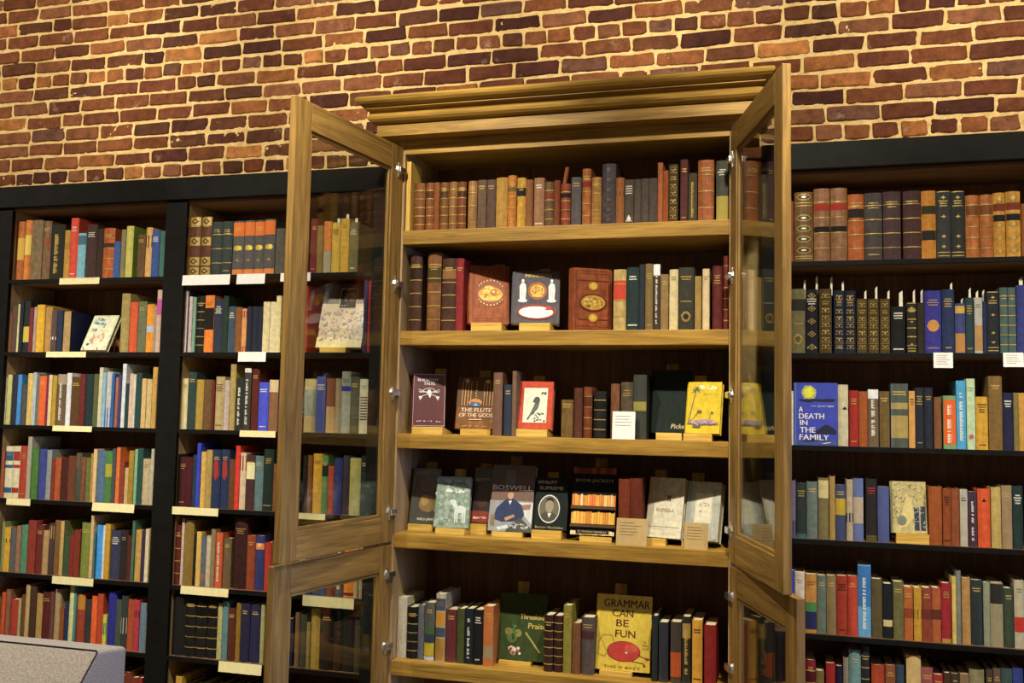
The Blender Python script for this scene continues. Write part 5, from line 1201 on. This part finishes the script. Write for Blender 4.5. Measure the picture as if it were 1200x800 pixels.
def face_book(nm, u, r, x, y, z, w, h, t, tilt, yaw, hx, st, Y, lift):
    o = tag(empty('book', (x, y, z + .0005)), FACE_LABEL[nm], 'book', 'books displayed face out')
    R = Matrix.Rotation(math.radians(yaw), 4, 'Z') @ Matrix.Rotation(math.radians(-tilt), 4, 'X')
    o.rotation_euler = R.to_euler()
    col = alb(hx); mat = 'jacket' if nm in GLOSSY else 'leather' if 'brown' in nm else 'cloth'
    m = MB(); tk = .0025
    # front board, rounded spine at the left, back board
    out = [(w, 0), (0.004, 0)] + [(.004 - (.004 + .0035) * math.sin(math.pi * i / 6) , t * i / 6) for i in range(1, 6)] + [(.004, t), (w, t)]
    inn = [(w, tk), (.006, tk)] + [(.006 - (.004 + .0035) * math.sin(math.pi * i / 6), tk + (t - 2 * tk) * i / 6) for i in range(1, 6)] + [(.006, t - tk), (w, t - tk)]
    n = len(out)
    vs = [(a, b, zz) for zz in (0, h) for ring in (out, inn) for a, b in ring]
    for i in range(n - 1):
        m.faces([vs[i], vs[i+1], vs[2*n+i+1], vs[2*n+i]], [(3, 2, 1, 0)], col); m.faces([vs[n+i], vs[n+i+1], vs[3*n+i+1], vs[3*n+i]], [(0, 1, 2, 3)], col)
        m.faces([vs[i], vs[i+1], vs[n+i+1], vs[n+i]], [(0, 1, 2, 3)], col); m.faces([vs[2*n+i], vs[2*n+i+1], vs[3*n+i+1], vs[3*n+i]], [(3, 2, 1, 0)], col)
    for i in (0, n - 1): m.faces([vs[i], vs[n+i], vs[3*n+i], vs[2*n+i]], [(0, 1, 2, 3)], col)
    m.build('cover', mat, o)
    m = MB(); m.box(.004, w - .004, tk, t - tk, .003, h - .003, PAGE); m.build('page_block', 'pages', o)
    A = Art(w, h); art(nm, A)
    for part, mb in A.m.items(): mb.build(part, 'jacket' if nm in GLOSSY and part in ('cover_picture',) else 'gilt' if part == 'cover_emblem' and nm.startswith('brown') else 'ink', o)['kind'] = 'stuff'
    if st:
        zs = zshelf(u, r); x0, x1 = st; xc = (x0 + x1) / 2; yf = Y - .012
        s = tag(empty('book_stand', (xc, yf, zs + .0004)), 'pine stand under the ' + ' '.join(FACE_LABEL[nm].split(',')[0].split()[:11]), 'stand', 'wooden book stands')
        hw = (x1 - x0) / 2
        tt = math.tan(math.radians(tilt)); bb = MB(); bh = lift - .001; zb = max(.003, bh - .092 * tt); pf = [(0, 0), (.105, 0), (.105, zb), (.012 + (bh - zb) / max(tt, .02) if tt > .02 else .1, zb), (.012, bh), (0, bh)]
        bb.faces([(-hw, a, c) for a, c in pf] + [(hw, a, c) for a, c in pf], [tuple(range(6)), tuple(range(11, 5, -1))] + [(i, i + 6, (i + 1) % 6 + 6, (i + 1) % 6) for i in range(6)])
        bb.build('base_block', 'pine_x', s)
        tl = math.radians(tilt); up = MB(); L = h + (.026 if u == 'C' else .0); yb = (y - yf) + (w / 2) * math.sin(math.radians(yaw)) + t / math.cos(tl) + .004 + max(0, abs(math.sin(math.radians(yaw))) * .03)
        up.box(-.021, .021, 0, .008, -.003, L + .018, bev=.0015); q = up.build('upright', 'oak_z', s, (0, yb, .006)); q.rotation_euler = (-tl, 0, 0)
    elif nm == 'cream_floral':
        s = tag(empty('book_stand', (x, y, zshelf(u, r) + .0004)), 'small wire easel under the cream floral book', 'stand')
        tl = math.radians(tilt); q = MB()
        for a in (.03, w - .034):
            q.box(a, a + .004, -.014, .10, 0, .004); q.box(a, a + .004, -.016, -.012, 0, .022); q.box(a, a + .004, .096, .10, 0, .10)
        q.box(.03, w - .03, .096, .10, .05, .054); q.build('wire_frame', 'chrome', s)
for f in FACES: face_book(*f)

# ================================================================= shelf labels, cards, slips
LABELS = [
 ('A', 1, -2.267, -2.0572, 0.0285, 0),
 ('A', 2, -2.3159, -2.1068, 0.0245, 0),
 ('A', 3, -2.2599, -2.0556, 0.0241, 0),
 ('A', 4, -2.4836, -2.3558, 0.0298, 0),
 ('A', 4, -2.032, -1.8208, 0.036, 0),
 ('A', 5, -2.2176, -2.0069, 0.0324, 0),
 ('B', 1, -1.6368, -1.4068, 0.0438, 1),
 ('B', 1, -1.3745, -1.2418, 0.0432, 1),
 ('B', 1, -1.1706, -1.0337, 0.0355, 1),
 ('B', 2, -1.3528, -1.2234, 0.0408, 1),
 ('B', 3, -1.3312, -1.1658, 0.0262, 0),
 ('B', 4, -1.6355, -1.4161, 0.0316, 0),
 ('B', 4, -1.0514, -0.9305, 0.0237, 0),
 ('B', 5, -1.577, -1.3528, 0.0328, 0),
 ('B', 5, -1.0161, -0.7929, 0.0414, 0),
 ('B', 6, -1.3828, -1.1873, 0.0421, 0),
 ('D', 2, 1.3302, 1.3912, 0.0524, 1),
 ('D', 2, 1.5464, 1.6087, 0.0486, 1),
]
BAY = {'A': 'far left bay', 'B': 'bay behind left door', 'D': 'right bookcase'}
RNAME = ['top', 'second', 'third', 'fourth', 'fifth', 'sixth']
seen = {}
for k, (u, r, x0, x1, h, wh) in enumerate(LABELS): seen.setdefault((u, r), []).append(k)
for k, (u, r, x0, x1, h, wh) in enumerate(LABELS):
    g = seen[(u, r)]; pos = ''
    if len(g) == 2: pos = ('left-hand ', 'right-hand ')[g.index(k)]
    if len(g) == 3: pos = ('leftmost ', 'middle ', 'rightmost ')[g.index(k)]
    m = MB(); zt = ZS[r - 1] + .002; hw = (x1 - x0) / 2
    m.box(-hw, hw, -.0004, .0004, -h, 0, alb('f4ecd8') if wh else alb('e8d490'), 0)
    o = m.build('shelf_label', 'paper', None, ((x0 + x1) / 2, -.0045, zt))
    o.rotation_euler = (math.radians(rb.uniform(-6, -1)), 0, 0)
    if u == 'D':
        q = MB(); 
        for i in range(5): q.box(-hw * .7, hw * rb.uniform(.2, .7), -.0007, -.0005, -h * (.2 + i * .14), -h * (.2 + i * .14) + .002, alb('a09a84'))
        q.build('handwriting', 'ink', o)['kind'] = 'stuff'
    tag(o, f"{pos}{'white' if wh else 'cream'} paper {'card' if u == 'D' else 'strip'} on edge of {BAY[u]} {RNAME[r-1]} shelf", 'label', 'paper labels on the shelf edges')
SLIPS = [
(0.9102, 1.9359), (0.9522, 1.949), (1.0025, 1.9457), (1.0416, 1.9287), (1.1176, 1.8929), (1.154, 1.906), (1.1946, 1.8916), (1.2355, 1.8887), (1.2788, 1.8925), (1.3038, 1.8921), (1.3998, 1.9151), (1.4337, 1.86), (1.459, 1.8961), (1.4819, 1.886), (1.5021, 1.8887), (1.6204, 1.9307)
]
for k, (x, z) in enumerate(SLIPS):
    ww = .007 if k not in (7, 15) else .012; m = MB(); c = alb('e8d8b0')
    m.prism([(-ww / 2, 0), (ww / 2, 0), (ww / 2, .0005), (-ww / 2, .0005)], -.07, 0, c)
    for i, v in enumerate(m.v):
        if v[2] == 0: m.v[i] = (v[0], v[1], -.008 if v[0] < 0 else 0)
    o = m.build('paper_slip', 'paper', None, (x, .07, z)); o.rotation_euler = (0, 0, rb.uniform(-.3, .5))
    n = len(SLIPS)
    nth = ['first', 'second', 'third', 'fourth', 'fifth', 'sixth', 'seventh', 'eighth', 'ninth', 'tenth', 'eleventh', 'twelfth', 'thirteenth', 'fourteenth', 'fifteenth', 'last'][k]
    tag(o, f'{nth} paper slip from the door, sticking out of right bookcase second shelf', 'bookmark', 'paper slips in the right bookcase')
def card(name, x0, x1, zt, zb, y, hx, tilt, label, nl, rx=0.):
    m = MB(); w, h = x1 - x0, zt - zb
    m.box(-w / 2, w / 2, 0, .0006, 0, h, alb(hx)); o = m.build(name, 'paper', None, ((x0 + x1) / 2, y, zb + .0004)); o.rotation_euler = (math.radians(-tilt), 0, 0)
    q = MB()
    for i in range(nl): q.box(-w * .38, w * rb.uniform(.05, .38), -.0004, -.0001, h * (.82 - i * .11), h * (.82 - i * .11) + .0018, alb('8a8270') if hx > 'e' else alb('6e5a38'))
    q.build('handwriting', 'ink', o)['kind'] = 'stuff'; tag(o, label, 'card')
m = MB(); m.box(-.0085, .0085, -.05, .05, 0, .262, bev=.001); o = m.build('bookend', 'pine_z', None, (-.4975, -.235, 2.0914)); tag(o, 'plain pale wooden slab standing as bookend, cabinet top shelf left end', 'bookend')
m = MB(); m.prism([(-.007, 0), (.004, -.003), (.007, .002), (-.004, .004)], 0, .075, alb('8a4a24')); o = m.build('page_marker', 'paper', None, (.0805, -.235, 2.24)); o.rotation_euler = (0, math.radians(9), 0); tag(o, 'brown curled marker sticking up between leather books, cabinet top shelf', 'bookmark')
card('note_card', .2754, .3533, 1.4434, 1.349, -.292, 'f6f0e4', 6, 'white printed card standing before brown leather spines in cabinet', 4)
card('note_card', .2925, .3962, 1.0847, .994, -.292, 'b8945a', 12, 'tan handwritten card beside the black book with orange spines', 5)
card('note_card', .5209, .5985, 1.0792, .994, -.297, 'b89456', 10, 'tan handwritten card in front of thick sage-grey book', 5)

# ================================================================= sofa in the corner of the view
def sofa():
    r = tag(empty('sofa', (-2.05, -1.3, .027)), 'grey wool sofa with piped seams at lower edge of view', 'sofa')
    hw = .90
    def prof(n, pts, mat, x0, x1, bev):
        bm = bmesh.new(); a = [bm.verts.new((x0, y, z)) for y, z in pts]; b = [bm.verts.new((x1, y, z)) for y, z in pts]; k = len(pts)
        bm.faces.new(a[::-1]); bm.faces.new(b)
        for i in range(k): bm.faces.new((a[i], a[(i + 1) % k], b[(i + 1) % k], b[i]))
        bmesh.ops.recalc_face_normals(bm, faces=bm.faces); bmesh.ops.bevel(bm, geom=list(bm.edges), offset=bev, segments=4, profile=.5, affect='EDGES')
        m = MB(); bm.verts.index_update(); m.faces([v.co for v in bm.verts], [[v.index for v in f.verts] for f in bm.faces]); bm.free()
        return m.build(n, mat, r, smooth=True)
    prof('backrest', [(.395, .645), (.26, .662), (.03, .40), (.03, .14), (.395, .14)], 'sofa', -hw, hw, .014)
    prof('seat', [(.03, .41), (-.50, .40), (-.50, .14), (.03, .14)], 'sofa', -hw, hw, .03)
    def pipe(pts):
        m = MB(); n = 6
        for (a, b) in zip(pts, pts[1:]):
            a, b = Vector(a), Vector(b); d = (b - a).normalized(); s = d.orthogonal().normalized(); t = d.cross(s); ring = []
            for p in (a, b): ring += [p + (s * math.cos(6.2832 * i / n) + t * math.sin(6.2832 * i / n)) * .002 for i in range(n)]
            m.faces(ring, [(i, (i + 1) % n, n + (i + 1) % n, n + i) for i in range(n)])
        m.build('piping', 'black', r, smooth=True)
    pipe([(-hw + .01, .258, .6605), (hw - .006, .258, .6605)]); pipe([(hw - .003, .258, .658), (hw - .003, .034, .403)])
    for x in (-hw + .1, hw - .1):
        for y in (-.42, .32): onebox('leg', 'black', r, x - .02, x + .02, y - .02, y + .02, 0, .142)
    return r
sofa()
